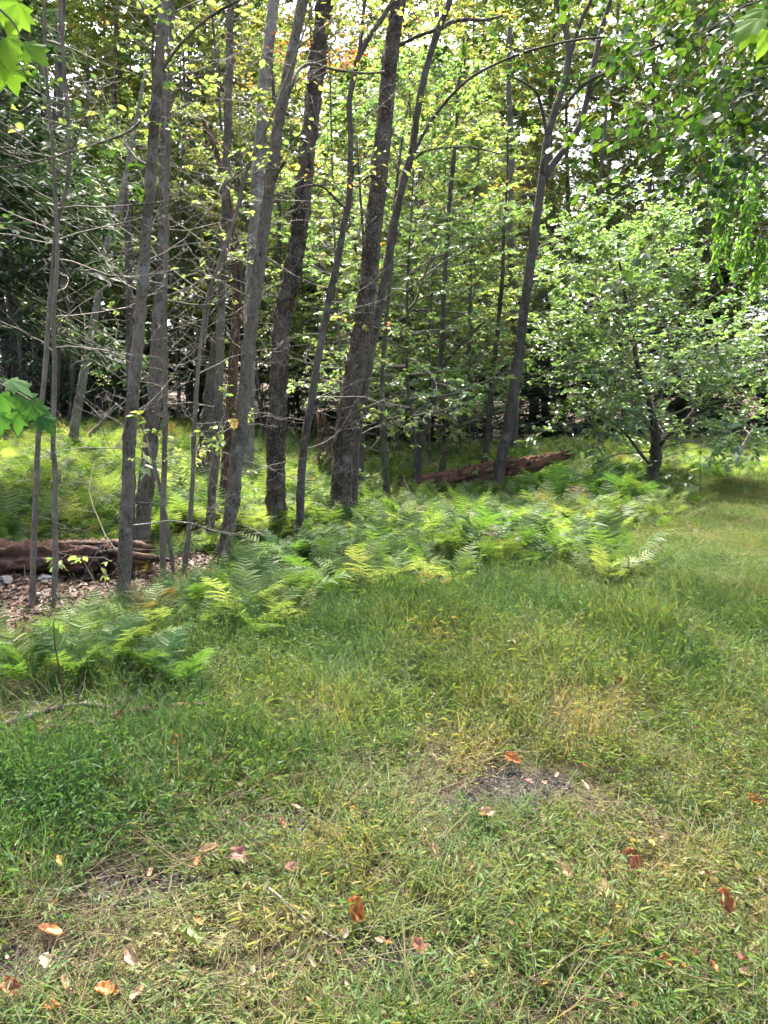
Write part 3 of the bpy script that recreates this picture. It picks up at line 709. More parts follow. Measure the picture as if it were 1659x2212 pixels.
# hemlocks at the picture's edge
put(hem[2], -7.3, 10.0, .4, 1.35, .85, 'drooping dark hemlock filling the upper corner above the saplings')
put(hem[1], -12.5, 26.5, 2.2, 1.4, 1.3, 'hemlock with dark sagging boughs behind the saplings and broken snag')
put(hem[1], -12.2, 17.5, 4.0, 1.4, 1.2, 'second dark hemlock, its boughs mingling with the drooping corner hemlock')
put(hem[2], -8.0, 12.4, 1.0, 1.45, 1.1)
# bare trunks in the dark interior
rng = np.random.default_rng(77)
pole_me = []
for s in range(5):
    z = np.linspace(-.1, 13, 8); pts = np.stack([np.cumsum(rng.normal(0, .07, 8)), np.cumsum(rng.normal(0, .07, 8)), z], -1); pts[0, :2] = 0
    g = Geo(); P, _ = trunk_mesh(g, rng, pts, np.linspace(.12, .07, 8) * (.6 + .25 * s), 9, .3, .05, .3)
    g2 = Geo()
    for TP, TR in twig_set(rng, P, None, .08, .9, 26, 1.1, .012, -.01, 4, 2): tubes(g2, TP, TR, 3)
    pole_me.append((g.mesh('pole_trunk', [BARK_DARK, BARK_GREY, BARK_MOSS, BARK_DARK, BARK_PALE][s]), g2.mesh('pole_twigs', TWIG_DARK)))
for i in range(38):
    y = R.uniform(22, 46); x = R.uniform(-.58, .58) * y
    if x > 4.5 and y < 27: continue
    e = empty('forest_trunk', (x, y, float(height(x, y)))); e.rotation_euler = (R.gauss(0, .05), R.gauss(0, .05), R.random() * 6.28)
    s = R.uniform(.7, 1.25); e.scale = (s, s, 1)
    tag(e, 'bare dim trunk in the shaded woods, seen behind ' + place_words(x, y), 'tree', 'bare trunks in the shaded woods')
    a, b = pole_me[R.randrange(5) if R.random() < .6 else 0]
    link('trunk', a, e); link('twigs', b, e)

# glossy small tree beside the trail
def small_tree():
    rng = np.random.default_rng(61)
    b = on_ground(1408, 1052); root = empty('small_tree', b); tag(root, 'low spreading small tree with glossy pale-shining leaves beside the grassy trail', 'tree')
    gt = Geo(); P, _ = trunk_mesh(gt, rng, np.array([[0, 0, -.08], [.0, 0, .35], [.07, 0, .8], [.0, .1, 1.6], [-.3, .2, 2.6], [-.6, .2, 3.8], [-.9, .3, 5.4]]), np.array([.16, .14, .13, .08, .06, .04, .02]), 14, .05, .08, .3, .2)
    link('trunk', gt.mesh('small_tree_trunk', BARK_DARK), root)
    for pts in ([[.03, 0, .45], [-.3, -.1, .75], [-.7, -.1, 1.25], [-1.2, -.2, 1.6], [-2.0, -.3, 2.0]], [[.05, 0, .8], [.3, -.1, 1.2], [.8, -.3, 1.7], [1.6, -.4, 2.1]], [[0, .05, 1.2], [-.5, 0, 1.9], [-1.3, 0, 2.5]]):
        gb = Geo(); trunk_mesh(gb, rng, np.array(pts), np.linspace(.045, .015, len(pts)), 8, .06, .05, 0); link('branch', gb.mesh('small_tree_branch', BARK_DARK), root)
    gb, gl = Geo(), Geo()
    make_crown(rng, gb, gl, P, 72, 3.0, .13, OVAL, 7, 5, 7, k0=.33, pitch=.42, flat=.5, up=.03, wig=.17, prof=lambda t: .95 + .2 * np.sin(np.pi * t) - .35 * t ** 3)
    link('limbs', gb.mesh('small_tree_limbs', TWIG), root); link('crown', gl.mesh('small_tree_crown', LEAF_GLOSS), root)
small_tree()

# broad-leaved tree reaching in from beyond the edge, with round backlit leaves
def reaching_tree():
    rng = np.random.default_rng(62)
    x, y = 6.7, 9.2
    root = empty('reaching_tree', (x, y, float(height(x, y)))); tag(root, 'tree beyond the edge whose round dark backlit leaves hang over the trail', 'tree')
    o = np.array(root.location)
    gt = Geo(); P, _ = trunk_mesh(gt, rng, np.array([[0, 0, -.1], [.1, 0, 2], [0, .1, 4.5], [-.1, 0, 7], [0, 0, 12.5]]), np.array([.16, .15, .13, .1, .03]), 14, .08, .06, .4)
    link('trunk', gt.mesh('reaching_tree_trunk', BARK_GREY), root)
    gb, gl = Geo(), Geo()
    tg = [(1130, -30, 9.5), (1330, 40, 9), (1340, 160, 8.6), (1380, 30, 8.2), (1440, 120, 9.2), (1500, -20, 8.6), (1520, 190, 8.2), (1380, 260, 8.8), (1440, 330, 8.6), (1480, 420, 8.4), (1590, 140, 7.8), (1600, 40, 8.8), (1620, 260, 7.6), (1560, 90, 9.8), (1400, 200, 9.6), (1460, 60, 7.6), (1540, 240, 9.4), (1400, -60, 8), (1640, 180, 9)]
    S, E = [], []
    for u, v, d in tg:
        e = at_depth(u, v, d) - o; S.append([0, 0, max(2.6, min(9.5, e[2] + .15 + .12 * abs(e[0])))]); E.append(e)
    S = np.array(S); E = np.array(E); t = np.linspace(0, 1, 12)[None, :, None]
    P1 = S[:, None] * (1 - t) + E[:, None] * t; P1[..., 2] += .5 * np.sin(np.pi * t[..., 0]) - .3 * t[..., 0] ** 3
    P1 += np.cumsum(rng.normal(0, .02, P1.shape), 1)
    tubes(gb, P1, (.022 * np.linspace(1, .2, 12))[None].repeat(len(P1), 0), 6)
    L = np.linalg.norm(E - S, axis=1)
    S2, D2, L2 = spawn(rng, P1, np.full(len(P1), 2.0), 9, .45, 1, .8, .55, .7, .3)
    P2 = grow(rng, S2, D2, L2, 6, .16, -.03); tubes(gb, P2, (.006 * np.linspace(1, .4, 6))[None].repeat(len(P2), 0), 4)
    S3, D3, L3 = spawn(rng, P2, L2, 4, .2, 1, .8, .5, .7)
    P3 = grow(rng, S3, D3, L3, 4, .16, -.04); tubes(gb, P3, np.full(P3.shape[:2], .002), 3)
    leaves_on(gl, rng, P3, 3, .105, ROUND, droop=.9, njit=.6); leaves_on(gl, rng, P2, 3, .115, ROUND, t0=.5, droop=.9, njit=.6)
    link('limbs', gb.mesh('reaching_tree_limbs', BARK_DARK), root); link('crown', gl.mesh('reaching_tree_crown', LEAF_DEEP), root)
reaching_tree()

# tree with hanging curtains of bright leaves at the other side of the trail
def curtain_tree():
    rng = np.random.default_rng(63)
    b = at_depth(1740, 905, 13.5); x, y = b[0], b[1]
    root = empty('weeping_tree', (x, y, float(height(x, y)))); tag(root, 'tree with hanging curtains of bright green leaves along the picture edge', 'tree'); o = np.array(root.location)
    gt = Geo(); P, _ = trunk_mesh(gt, rng, np.array([[0, 0, -.1], [.1, 0, 2], [0, .1, 4.5], [.1, 0, 7]]), np.array([.14, .12, .1, .03]), 12, .1, .06, .4)
    link('trunk', gt.mesh('weeping_tree_trunk', BARK_DARK), root)
    gb, gl = Geo(), Geo(); n = 46
    uu = rng.uniform(1540, 1720, n); vv = rng.uniform(290, 500, n); S = np.array([at_depth(u, v, 13.5 + rng.normal(0, .5)) for u, v in zip(uu, vv)]) - o
    t = np.linspace(0, 1, 8)[None, :, None]; S0 = np.stack([np.zeros(n), np.zeros(n), S[:, 2] - .2], -1)
    P0 = S0[:, None] * (1 - t) + S[:, None] * t; tubes(gb, P0, (.014 * np.linspace(1, .4, 8))[None].repeat(n, 0), 5)
    D = np.stack([rng.normal(-.15, .2, n), rng.normal(0, .2, n), -np.ones(n)], -1)
    P1 = grow(rng, S, D, rng.uniform(.6, 1.3, n), 8, .06, -.05); tubes(gb, P1, np.full(P1.shape[:2], .004), 4)
    S2, D2, L2 = spawn(rng, P1, np.full(n, .4), 10, 0, 1, .6, .7, .3); D2[:, 2] -= .6
    P2 = grow(rng, S2, D2, L2, 4, .1, -.15); tubes(gb, P2, np.full(P2.shape[:2], .002), 3)
    leaves_on(gl, rng, P2, 5, .1, OVAL, droop=1.2, njit=.6); leaves_on(gl, rng, P1, 8, .1, OVAL, droop=1.2, njit=.6)
    link('limbs', gb.mesh('weeping_tree_limbs', TWIG_DARK), root); link('crown', gl.mesh('weeping_tree_crown', HEM_BRIGHT), root)
curtain_tree()

# autumn spray
def autumn_spray():
    rng = np.random.default_rng(64)
    root = empty('autumn_sapling', on_ground(748, 1075)); tag(root, 'thin sapling tipped with orange and red autumn leaves high behind the trunks', 'tree'); o = np.array(root.location)
    Y = o[1]
    gt = Geo(); pts = np.array([at_depth(u, v, Y) for u, v in ((748, 1090), (735, 800), (722, 500), (715, 250), (712, 120))]) - o
    P, _ = trunk_mesh(gt, rng, pts, np.linspace(.035, .012, 5), 8, .1, .05, .2); link('trunk', gt.mesh('autumn_sapling_trunk', BARK_SAP), root)
    E = np.array([at_depth(u, v, Y + rng.normal(0, .3)) for u, v in ((590, 95), (610, 130), (660, 90), (700, 110), (740, 100), (780, 95), (815, 100), (690, 75), (600, 75), (760, 130))]) - o
    t = np.linspace(0, 1, 8)[None, :, None]; S = np.tile(P[int(len(P) * .86)], (len(E), 1))
    P1 = S[:, None] * (1 - t) + E[:, None] * t + np.cumsum(rng.normal(0, .015, (len(E), 8, 3)), 1)
    gb, gl = Geo(), Geo(); tubes(gb, P1, (.007 * np.linspace(1, .4, 8))[None].repeat(len(E), 0), 4)
    S2, D2, L2 = spawn(rng, P1, np.full(len(E), .7), 8, .35, 1, .8, .5); P2 = grow(rng, S2, D2, L2, 4, .15); tubes(gb, P2, np.full(P2.shape[:2], .002), 3)
    leaves_on(gl, rng, P2, 3, .075, OVAL, droop=.5, njit=.7)
    link('limbs', gb.mesh('autumn_sapling_limbs', TWIG), root); link('crown', gl.mesh('autumn_sapling_crown', LEAF_ORANGE), root)
autumn_spray()
print('background done')

# ------------------------------------------------------------------ fallen logs
def rotten_log(name, label, pts, rads, seed, mat, split=.3, end_ragged=True, streak=14, wood=None):
    rng = np.random.default_rng(seed)
    o = np.array([pts[0][0], pts[0][1], float(height(pts[0][0], pts[0][1]))])
    root = empty(name, o); tag(root, label, 'log')
    pr = resample(np.column_stack([np.array(pts) - o, rads]), 150); sides = 40
    nz = rng.normal(0, 1, (150, sides)); ker = np.ones(streak) / streak
    nz = np.apply_along_axis(lambda a: np.convolve(a, ker, 'same'), 0, nz) * math.sqrt(streak)
    RR = pr[:, 3:4] * (1 + .09 * nz + .035 * rng.normal(0, 1, nz.shape))
    nz2 = rng.normal(0, 1, (38, 20)).repeat(4, 0)[:150].repeat(2, 1); nz2 = (nz2 + np.roll(nz2, 2, 0) + np.roll(nz2, 1, 1)) / 1.73
    RR = RR * (1 + .075 * nz2)
    for _ in range(7):                       # long cracks
        j = rng.integers(0, sides); i0 = rng.integers(0, 110); ln = rng.integers(20, 70)
        RR[i0:i0 + ln, j:j + 2] *= rng.uniform(.55, .82)
    g = Geo(); tubes(g, pr[None, :, :3], RR[None], sides)
    link('log_body', g.mesh(name + '_body', mat), root)
    for e, d in ((pr[-1], nrm(pr[-1, :3] - pr[-8, :3])), (pr[0], nrm(pr[0, :3] - pr[8, :3]))):
        g = Geo(); splinters(g, rng, e[:3], d, e[3], 22, .38); splinters(g, rng, e[:3], d, e[3] * .5, 10, .25)
        link('splintered_end', g.mesh(name + '_splinters', wood or mat), root)
    # slabs of loose wood and bark lying along the top
    for k in range(9):
        i = rng.integers(10, 130); a = rng.uniform(.2, 2.9); L = rng.uniform(.3, .8)
        d = nrm(pr[min(149, i + 10), :3] - pr[i, :3]); side = nrm(np.cross(d, [0, 0, 1])); upv = np.cross(side, d)
        c = pr[i, :3] + (math.cos(a) * side + math.sin(a) * upv) * pr[i, 3] * 1.0
        P = grow(rng, c[None], d[None] + rng.normal(0, .05, (1, 3)), np.array([L]), 7, .04)
        g = Geo(); tubes(g, P, (np.array([.2, .9, 1, .95, .9, .7, .1]) * rng.uniform(.018, .04))[None, :, None] * (1 + .3 * rng.normal(0, 1, (1, 7, 7))), 7)
        link('wood_slab', g.mesh(name + '_slab', wood or mat), root)
    return root

lb = on_ground(-260, 1240); le = on_ground(232, 1256)
rotten_log('rotten_log', 'long crumbling brown log on leaf litter behind the two thin saplings',
           [(lb[0], lb[1] + .3, lb[2] + .14), (lb[0] * .7 + le[0] * .3, lb[1] + .25, .15), ((lb[0] + le[0]) / 2, (lb[1] + le[1]) / 2 + .18, .15), (le[0] - .15, le[1] + .12, .16), (le[0] + .05, le[1] + .14, .15)], [.165, .17, .165, .155, .11], 71, ROT_GREY, wood=ROT)
Yl = on_ground(1000, 1062)[1] + .3
q = [at_depth(872, 1078, Yl - .9), at_depth(905, 1064, Yl - .6), at_depth(970, 1050, Yl - .2), at_depth(1070, 1026, Yl + .3), at_depth(1150, 1012, Yl + .5), at_depth(1205, 998, Yl + .6)]
q = [p + np.array([0, 0, .11]) for p in q]
rotten_log('splintered_log', 'fallen reddish log with splintered upper end, propped behind the Y-forked tree', [tuple(p) for p in q], [.17, .21, .22, .2, .16, .11], 72, ROT_RED, wood=SPLINT)
g = Geo(); rng = np.random.default_rng(73)
print('logs done')

def stick(name, label, uvs, w, seed, dz=0.0, mat=DEADWOOD, cat='stick', group=None, depth=None, twigs=3, lift=None, tw_len=.22):
    rng = np.random.default_rng(seed); pts = []
    for i, (u, v) in enumerate(uvs):
        p = on_ground(u, v) if depth is None else at_depth(u, v, depth)
        p = p.copy(); p[2] += (w if depth is None else 0) + (lift[i] if lift else 0); pts.append(p)
    pts = np.array(pts); o = pts[0].copy(); root = empty(name, o); tag(root, label, cat, group)
    gq = Geo(); P, _ = trunk_mesh(gq, rng, pts - o, np.linspace(w, w * .45, len(pts)), 9, .02, .07, 0)
    link('stem', gq.mesh(name + '_stem', mat), root)
    for k in range(twigs):
        i = rng.integers(3, len(P) - 3); d = nrm(P[i + 1] - P[i]) + rng.normal(0, .6, 3); d[2] = abs(d[2])
        gq = Geo(); TP = grow(rng, P[i][None], d[None], np.array([rng.uniform(.4, 1) * tw_len]), 6, .15)
        tubes(gq, TP, (w * .35 * np.linspace(1, .3, 6))[None], 5); link('side_twig', gq.mesh(name + '_twig', mat), root)

stick('fallen_branch', 'lichen-spotted fallen branch lying below the front ferns', [(-60, 1605), (40, 1582), (110, 1560), (180, 1548), (250, 1552)], .024, 81, mat=BARK_DARK, lift=[.02, .03, .04, .04, .03])
stick('fallen_branch', 'thin straight stick resting at the edge beneath front ferns', [(-40, 1545), (30, 1546), (80, 1542), (135, 1538)], .009, 82)
stick('fallen_branch', 'dark rotting branch half sunk in grass beside front ferns', [(250, 1566), (320, 1556), (400, 1548), (470, 1540)], .026, 83, mat=ROT_GREY, lift=[.02, .03, .03, .02])
stick('fallen_branch', 'dark broken branch pieces under the lichen-spotted branch', [(90, 1598), (150, 1588), (220, 1585), (262, 1575)], .026, 84, mat=ROT_GREY, lift=[.01, .02, .03, .03])
stick('dead_twig', 'upright reddish dead twig poking up through front ferns', [(137, 1545), (136, 1490), (127, 1440), (118, 1385), (116, 1340)], .006, 85, depth=on_ground(137, 1548)[1], twigs=3, mat=ROT)
stick('dead_twig', 'bare forked twig lying in dry grass near the crumpled orange leaf', [(582, 1964), (625, 1985), (668, 2010), (705, 2030), (760, 2052)], .0042, 86, lift=[.06, .04, .02, .01, 0], twigs=3, mat=TWIG)
stick('dead_twig', 'thin dark twig crossing the forked twig in dry grass', [(560, 2012), (610, 2006), (665, 1996)], .003, 87, lift=[.01, .02, .03], twigs=1, mat=TWIG_DARK)
stick('dead_twig', 'pale curved dead stick sticking up before splintered log butt', [(886, 1090), (882, 1060), (874, 1040), (872, 1026)], .03, 88, depth=on_ground(886, 1092)[1], twigs=1)
stick('dead_twig', 'thin stick propped against the crumbling brown log', [(206, 1258), (196, 1240), (186, 1222), (178, 1208)], .008, 89, depth=on_ground(206, 1260)[1], twigs=1)
stick('dead_twig', 'short stub of stick standing before the crumbling log', [(56, 1258), (54, 1240), (52, 1220)], .008, 90, depth=on_ground(56, 1260)[1], twigs=0)
stick('dead_twig', 'bare curved pale branch leaning in shade far behind the fern meadow', [(180, 978), (195, 940), (220, 912), (252, 872)], .07, 91, depth=20.0, twigs=4, tw_len=1.2, mat=BARK_PALE)
stick('dead_twig', 'pale forked dead branch beyond the trail at far ferns', [(1590, 1000), (1605, 965), (1628, 925)], .06, 92, depth=21.0, twigs=3, tw_len=1.0, mat=BARK_PALE)
stick('dead_twig', 'thin upright stem standing alone at trail edge by small tree', [(1512, 1090), (1513, 1040), (1512, 990), (1516, 940)], .012, 93, depth=on_ground(1512, 1092)[1], twigs=3, mat=TWIG_DARK)

def rock(label, u, v, wpx, mat, seed, flat=.6):
    rng = np.random.default_rng(seed); p = on_ground(u, v); r = wpx / 2 / FOC * np.linalg.norm(p - EYE)
    import bmesh
    bm = bmesh.new(); bmesh.ops.create_icosphere(bm, subdivisions=3, radius=1)
    ks = rng.normal(0, 1, (9, 3)); ks = nrm(ks); ds = rng.uniform(.55, .9, 9)
    for vt in bm.verts:
        c = np.array(vt.co)
        for kk, dd in zip(ks, ds):
            t = c @ kk
            if t > dd: c = c - kk * (t - dd) * .9
        c = c * (1 + rng.normal(0, .012))
        vt.co = c * np.array([r, r * .75, r * flat])
    me = bpy.data.meshes.new('rock'); bm.to_mesh(me); bm.free(); me.materials.append(mat)
    o = link('rock', me, None, p + np.array([0, 0, r * flat * .35])); o.rotation_euler = (0, 0, rng.random() * 6); tag(o, label, 'rock')
rock('pale rounded rock bedded in leaf litter by front ferns', 116, 1388, 64, ROCK, 1)
rock('small white stone beside the second thin sapling', 98, 1256, 34, ROCK, 2)
rock('flat tan stone in leaf litter behind the pale rounded rock', 156, 1362, 40, ROCK_TAN, 3, .35)
rock('dark stone lying under ferns near the forked dark trunk', 364, 1308, 44, ROCK_DARK, 4)
rock('grey stone in front of crumbling log, nearest picture edge', 12, 1262, 40, ROCK, 5)
rock('small dark stone half hidden in the grass at clearing middle', 632, 1412, 36, ROCK_DARK, 6)

# ------------------------------------------------------------------ ferns
def frond(geo, rng, base, az, L, lean, droop, npin=17, detail=True, width=.30):
    """one lacy frond: rachis and two rows of toothed pinnae"""
    k = 12; t = np.linspace(0, 1, k)
    el = lean - droop * t ** 1.3
    d = np.stack([np.cos(az) * np.cos(el), np.sin(az) * np.cos(el), np.sin(el)], -1)
    P = base + np.concatenate([[np.zeros(3)], np.cumsum(d[:-1] * L / (k - 1), 0)])
    tubes(geo, P[None], (.0022 * np.linspace(1, .3, k))[None], 3, rnd=np.array([.75]))
    ts = np.linspace(.24, .985, npin); f = ts * (k - 1); i = np.minimum(f.astype(int), k - 2); w = (f - i)[:, None]
    C = P[i] * (1 - w) + P[i + 1] * w; T = d[i]
    side = nrm(np.cross(T, [0, 0, 1.])); up = np.cross(side, T)
    s = (ts - .24) / .76
    prof = np.sin(np.pi * np.clip(.22 + .78 * s, 0, 1)) ** .8 * (1 - .12 * s) + .02
    r0 = rng.random() * .65
    pos, dr, nr, sz, rr = [], [], [], [], []
    for sg in (-1, 1):
        pl = width * L * prof * rng.uniform(.85, 1.12, npin)
        D = nrm(side * sg + T * .5 + up * rng.normal(-.05, .12, (npin, 1)))
        pos.append(C); dr.append(D); nr.append(up + rng.normal(0, .18, up.shape)); sz.append(pl); rr.append(np.clip(r0 + rng.random(npin) * .35, 0, 1))
    leaves(geo, rng, np.concatenate(pos), np.concatenate(dr), np.concatenate(nr), np.concatenate(sz), PINNA, np.concatenate(rr), .1)
_e = [(.0, .03), (.08, .085), (.17, .045), (.26, .095), (.35, .05), (.44, .085), (.53, .042), (.62, .07), (.71, .033), (.80, .045), (.88, .02), (1.0, .004)]
PINNA = (np.array([[w, t, .02 * math.sin(t * 3) - .16 * t * t] for t, w in _e] + [[-w, t, .02 * math.sin(t * 3) - .16 * t * t] for t, w in _e]),
         [np.array([[i, i + 1, i + 13, i + 12] for i in range(11)])])

frond_me = []
for s in range(8):
    rng = np.random.default_rng(300 + s); g = Geo()
    frond(g, rng, np.zeros(3), 0.0, .66, rng.uniform(1.05, 1.35), rng.uniform(.6, 1.2), 17, True)
    frond_me.append(g)
FR_G = [g.mesh('frond_green', FERN_SOLO) for g in frond_me]
FR_D = [g.mesh('frond_bronze', FERN_DRY) for g in frond_me[:4]]

fern_src = []
for s in range(7):
    rng = np.random.default_rng(330 + s); g = Geo(); n = rng.integers(5, 9)
    for j in range(n):
        a = j * 6.283 / n + rng.normal(0, .3)
        frond(g, rng, np.array([math.cos(a), math.sin(a), 0]) * .05, a, rng.uniform(.45, .8), rng.uniform(.95, 1.42), rng.uniform(.45, 1.3), 15, True, .27)
    fern_src.append(bpy.data.objects.new('fern_source', g.mesh('fern_source', FERN)))

def scatter(name, label, sources, pts, rotz, scl, tint, tilt=None, cat=None):
    """one object of uncountable stuff: each point carries one of the source meshes"""
    me = bpy.data.meshes.new(name); n = len(pts)
    me.vertices.add(n); me.vertices.foreach_set('co', np.asarray(pts, np.float32).ravel())
    rng = np.random.default_rng(5)
    def at(nm, ty, val, key='value'):
        a = me.attributes.new(nm, ty, 'POINT'); a.data.foreach_set(key, val)
    rot = np.zeros((n, 3), np.float32); rot[:, 2] = rotz
    if tilt is not None: rot[:, :2] = tilt
    at('rot', 'FLOAT_VECTOR', rot.ravel(), 'vector')
    sc = np.asarray(scl, np.float32)
    if sc.ndim == 1: sc = np.repeat(sc[:, None], 3, 1)
    at('scl', 'FLOAT_VECTOR', sc.ravel(), 'vector')
    at('tint', 'FLOAT', np.asarray(tint, np.float32))
    at('pick', 'INT', rng.integers(0, len(sources), n).astype(np.int32))
    o = link(name, me); tag(o, label, cat, None, 'stuff')
    ng = bpy.data.node_groups.new(name, 'GeometryNodeTree')
    ng.interface.new_socket('Geometry', in_out='INPUT', socket_type='NodeSocketGeometry'); ng.interface.new_socket('Geometry', in_out='OUTPUT', socket_type='NodeSocketGeometry')
    N = ng.nodes; Lk = ng.links
    gi = N.new('NodeGroupInput'); go = N.new('NodeGroupOutput')
    g2i = N.new('GeometryNodeGeometryToInstance')
    for s in reversed(sources):
        oi = N.new('GeometryNodeObjectInfo'); oi.inputs['Object'].default_value = s
        oi.inputs['As Instance'].default_value = True
        Lk.new(oi.outputs['Geometry'], g2i.inputs[0])
    iop = N.new('GeometryNodeInstanceOnPoints'); iop.inputs['Pick Instance'].default_value = True
    def na(nm, ty):
        a = N.new('GeometryNodeInputNamedAttribute'); a.data_type = ty; a.inputs[0].default_value = nm; return a.outputs[0]
    Lk.new(gi.outputs[0], iop.inputs['Points']); Lk.new(g2i.outputs[0], iop.inputs['Instance'])
    Lk.new(na('pick', 'INT'), iop.inputs['Instance Index'])
    e2r = N.new('FunctionNodeEulerToRotation'); Lk.new(na('rot', 'FLOAT_VECTOR'), e2r.inputs[0]); Lk.new(e2r.outputs[0], iop.inputs['Rotation'])
    Lk.new(na('scl', 'FLOAT_VECTOR'), iop.inputs['Scale'])
    Lk.new(iop.outputs[0], go.inputs[0])
    md = o.modifiers.new('scatter', 'NODES'); md.node_group = ng
    return o

rng = np.random.default_rng(400)
def path_left(y): return 2.1 + (y - 8.9) * .44
F_FRONT = ground_poly([(-120, 1470), (150, 1455), (240, 1405), (330, 1400), (420, 1440), (440, 1500), (330, 1535), (120, 1545), (-120, 1560)])
F_MID = ground_poly([(350, 1330), (430, 1290), (500, 1250), (600, 1205), (760, 1170), (900, 1125), (1100, 1100), (1440, 1090), (1360, 1140), (1270, 1215), (1150, 1262), (900, 1290), (720, 1312), (560, 1345), (420, 1372)])
def fern_zone(x, y):
    jx = .45 * np.sin(3.1 * x + 2.3 * y) + .26 * np.sin(7.3 * x - 5.1 * y + 1); jy = .45 * np.sin(2.7 * y - 3.3 * x + 2) + .26 * np.sin(6.1 * x + 8.3 * y)
    x = x + jx; y = y + jy
    back = (y > 9.6) & (x < path_left(y) - .15) & (y < 33)
    back |= (y > 19.5) & (y < 33)
    back |= (y > 8.9) & (x < -2.6)
    mid = in_poly(x, y, F_MID); front = in_poly(x, y, F_FRONT)
    return (back | mid | front) & ~in_poly(x - jx, y - jy, LITTER)
# fern carpet
N = 9000
y = 4.5 + 29 * rng.random(N) ** .8; x = rng.uniform(-1, 1, N) * (y * .56 + 1.6)
keep = fern_zone(x, y) & (rng.random(N) < np.where(y < 10.5, .7, np.where(y > 20, .75, 1.0)))
x, y = x[keep], y[keep]
x2 = rng.uniform(-13, -.8, 3600); y2 = rng.uniform(9.0, 24, 3600); k2 = fern_zone(x2, y2) & (np.abs(x2) < y2 * .56 + 1); x = np.concatenate([x, x2[k2]]); y = np.concatenate([y, y2[k2]])
lit_back = (y > 12)
tint = .42 + .22 * np.sin(1.1 * x + .7 * y) * np.sin(.8 * y - 1.7 * x) + rng.normal(0, .16, len(x))
tint = tint + np.where(in_poly(x, y, F_MID), -.02, 0) + np.where((y > 10) & (x < -1.5), .02, 0) + np.where(y > 18, .08, 0)  # back ferns tinted paler to stand in for sunlight on them
scl = rng.uniform(.4, 1.15, len(x)) * np.where(in_poly(x, y, F_FRONT), .9, 1) * np.where((x > -.3) & (x < 4.2) & (y > 12) & (y < 18), .62, 1) * np.where((x > -1.2) & (y < 19), .95, np.where(y < 9.5, .7, 1.05))
scatter('fern_carpet', 'carpet of lacy green and yellowing ferns under the trees', fern_src, np.stack([x, y, height(x, y) - .02], -1), rng.random(len(x)) * 6.28, scl, np.clip(tint, 0, 1), rng.normal(0, .1, (len(x), 2)))
print('fern carpet', len(x))

def fern(label, u, v, s, seed, dry=False, group=None, n=None):
    rng = np.random.default_rng(seed); p = on_ground(u, v)
    root = empty('fern', p); tag(root, label, 'fern', group); root.scale = (s, s, s)
    n = n or rng.integers(5, 8)
    src = FR_D if dry else FR_G
    for j in range(n):
        o = link('frond', src[rng.integers(0, len(src))], root)
        o.rotation_euler = (rng.normal(0, .08), rng.normal(0, .12), j * 6.283 / n + rng.normal(0, .35)); k = rng.uniform(.75, 1.15); o.scale = (k, k, k)
sd_ = 500
for (u, v, s, lab, dry) in [
    (1200, 1095, 1.5, 'big upright green fern before the splintered log end', False), (1275, 1080, 1.6, 'tall bright green fern at the splintered log tip', False),
    (1340, 1090, 1.35, 'lush green fern clump between splintered log and small tree', False), (1130, 1090, 1.1, 'green fern right at the foot of the Y-forked tree', False),
    (1395, 1098, .9, 'low fern under the small glossy tree at trail edge', False), (870, 1150, 1.2, 'tall light green fern just beyond stout flared trunk', False),
    (950, 1130, 1.2, 'dark green fern before the butt of the splintered log', False), (1030, 1140, 1.05, 'fern with pale shining fronds below middle of splintered log', False),
    (1065, 1195, 1.1, 'upright yellow-green fern standing out of the fern bank', False), (620, 1240, .95, 'single tall curled fern before the flaking trunk', False),
    (700, 1225, .9, 'pale green fern at the foot of slim sinuous trunk', False), (540, 1290, .8, 'spreading fern by the warty leaning trunk foot', False),
    (430, 1325, .7, 'small lacy fern beside dark stone and sapling bases', False), (760, 1240, .85, 'fern with silvery fronds below the stout flared trunk', False),
    (330, 1355, .65, 'reddish dying fern at the edge of leaf litter', True), (1060, 1230, .85, 'bronze dying fern at front of the fern bank', True),
    (920, 1235, .8, 'yellow-brown fern mixed in green fern bank middle', True), (1190, 1170, .85, 'light fern on the trail side of fern bank', False),
    (160, 1480, .7, 'lacy fern behind the upright reddish dead twig', False), (250, 1450, .7, 'bright fern at the top of the front fern patch', False),
    (340, 1480, .68, 'wide fern on the grassy side of the front patch', False), (60, 1490, .7, 'flat-topped fern at picture edge in front patch', False),
    (400, 1500, .6, 'small fern trailing off from front patch into grass', False), (310, 1245, .5, 'small rust-red fern next to the forked dark trunk', True),
    (150, 1130, 1.1, 'tall fern behind the crumbling brown log', False), (560, 1170, .9, 'fern between warty trunk and flaking trunk', False),
    (820, 1200, .9, 'arching fern below slim trunk with long limb', False), (1290, 1150, .8, 'ragged fern at the trail edge of the bank', True)]:
    sd_ += 1; fern(lab, u, v, s * (1.0 if u >= 1200 and v < 1100 else .75 if v < 1145 else .95), sd_, dry)

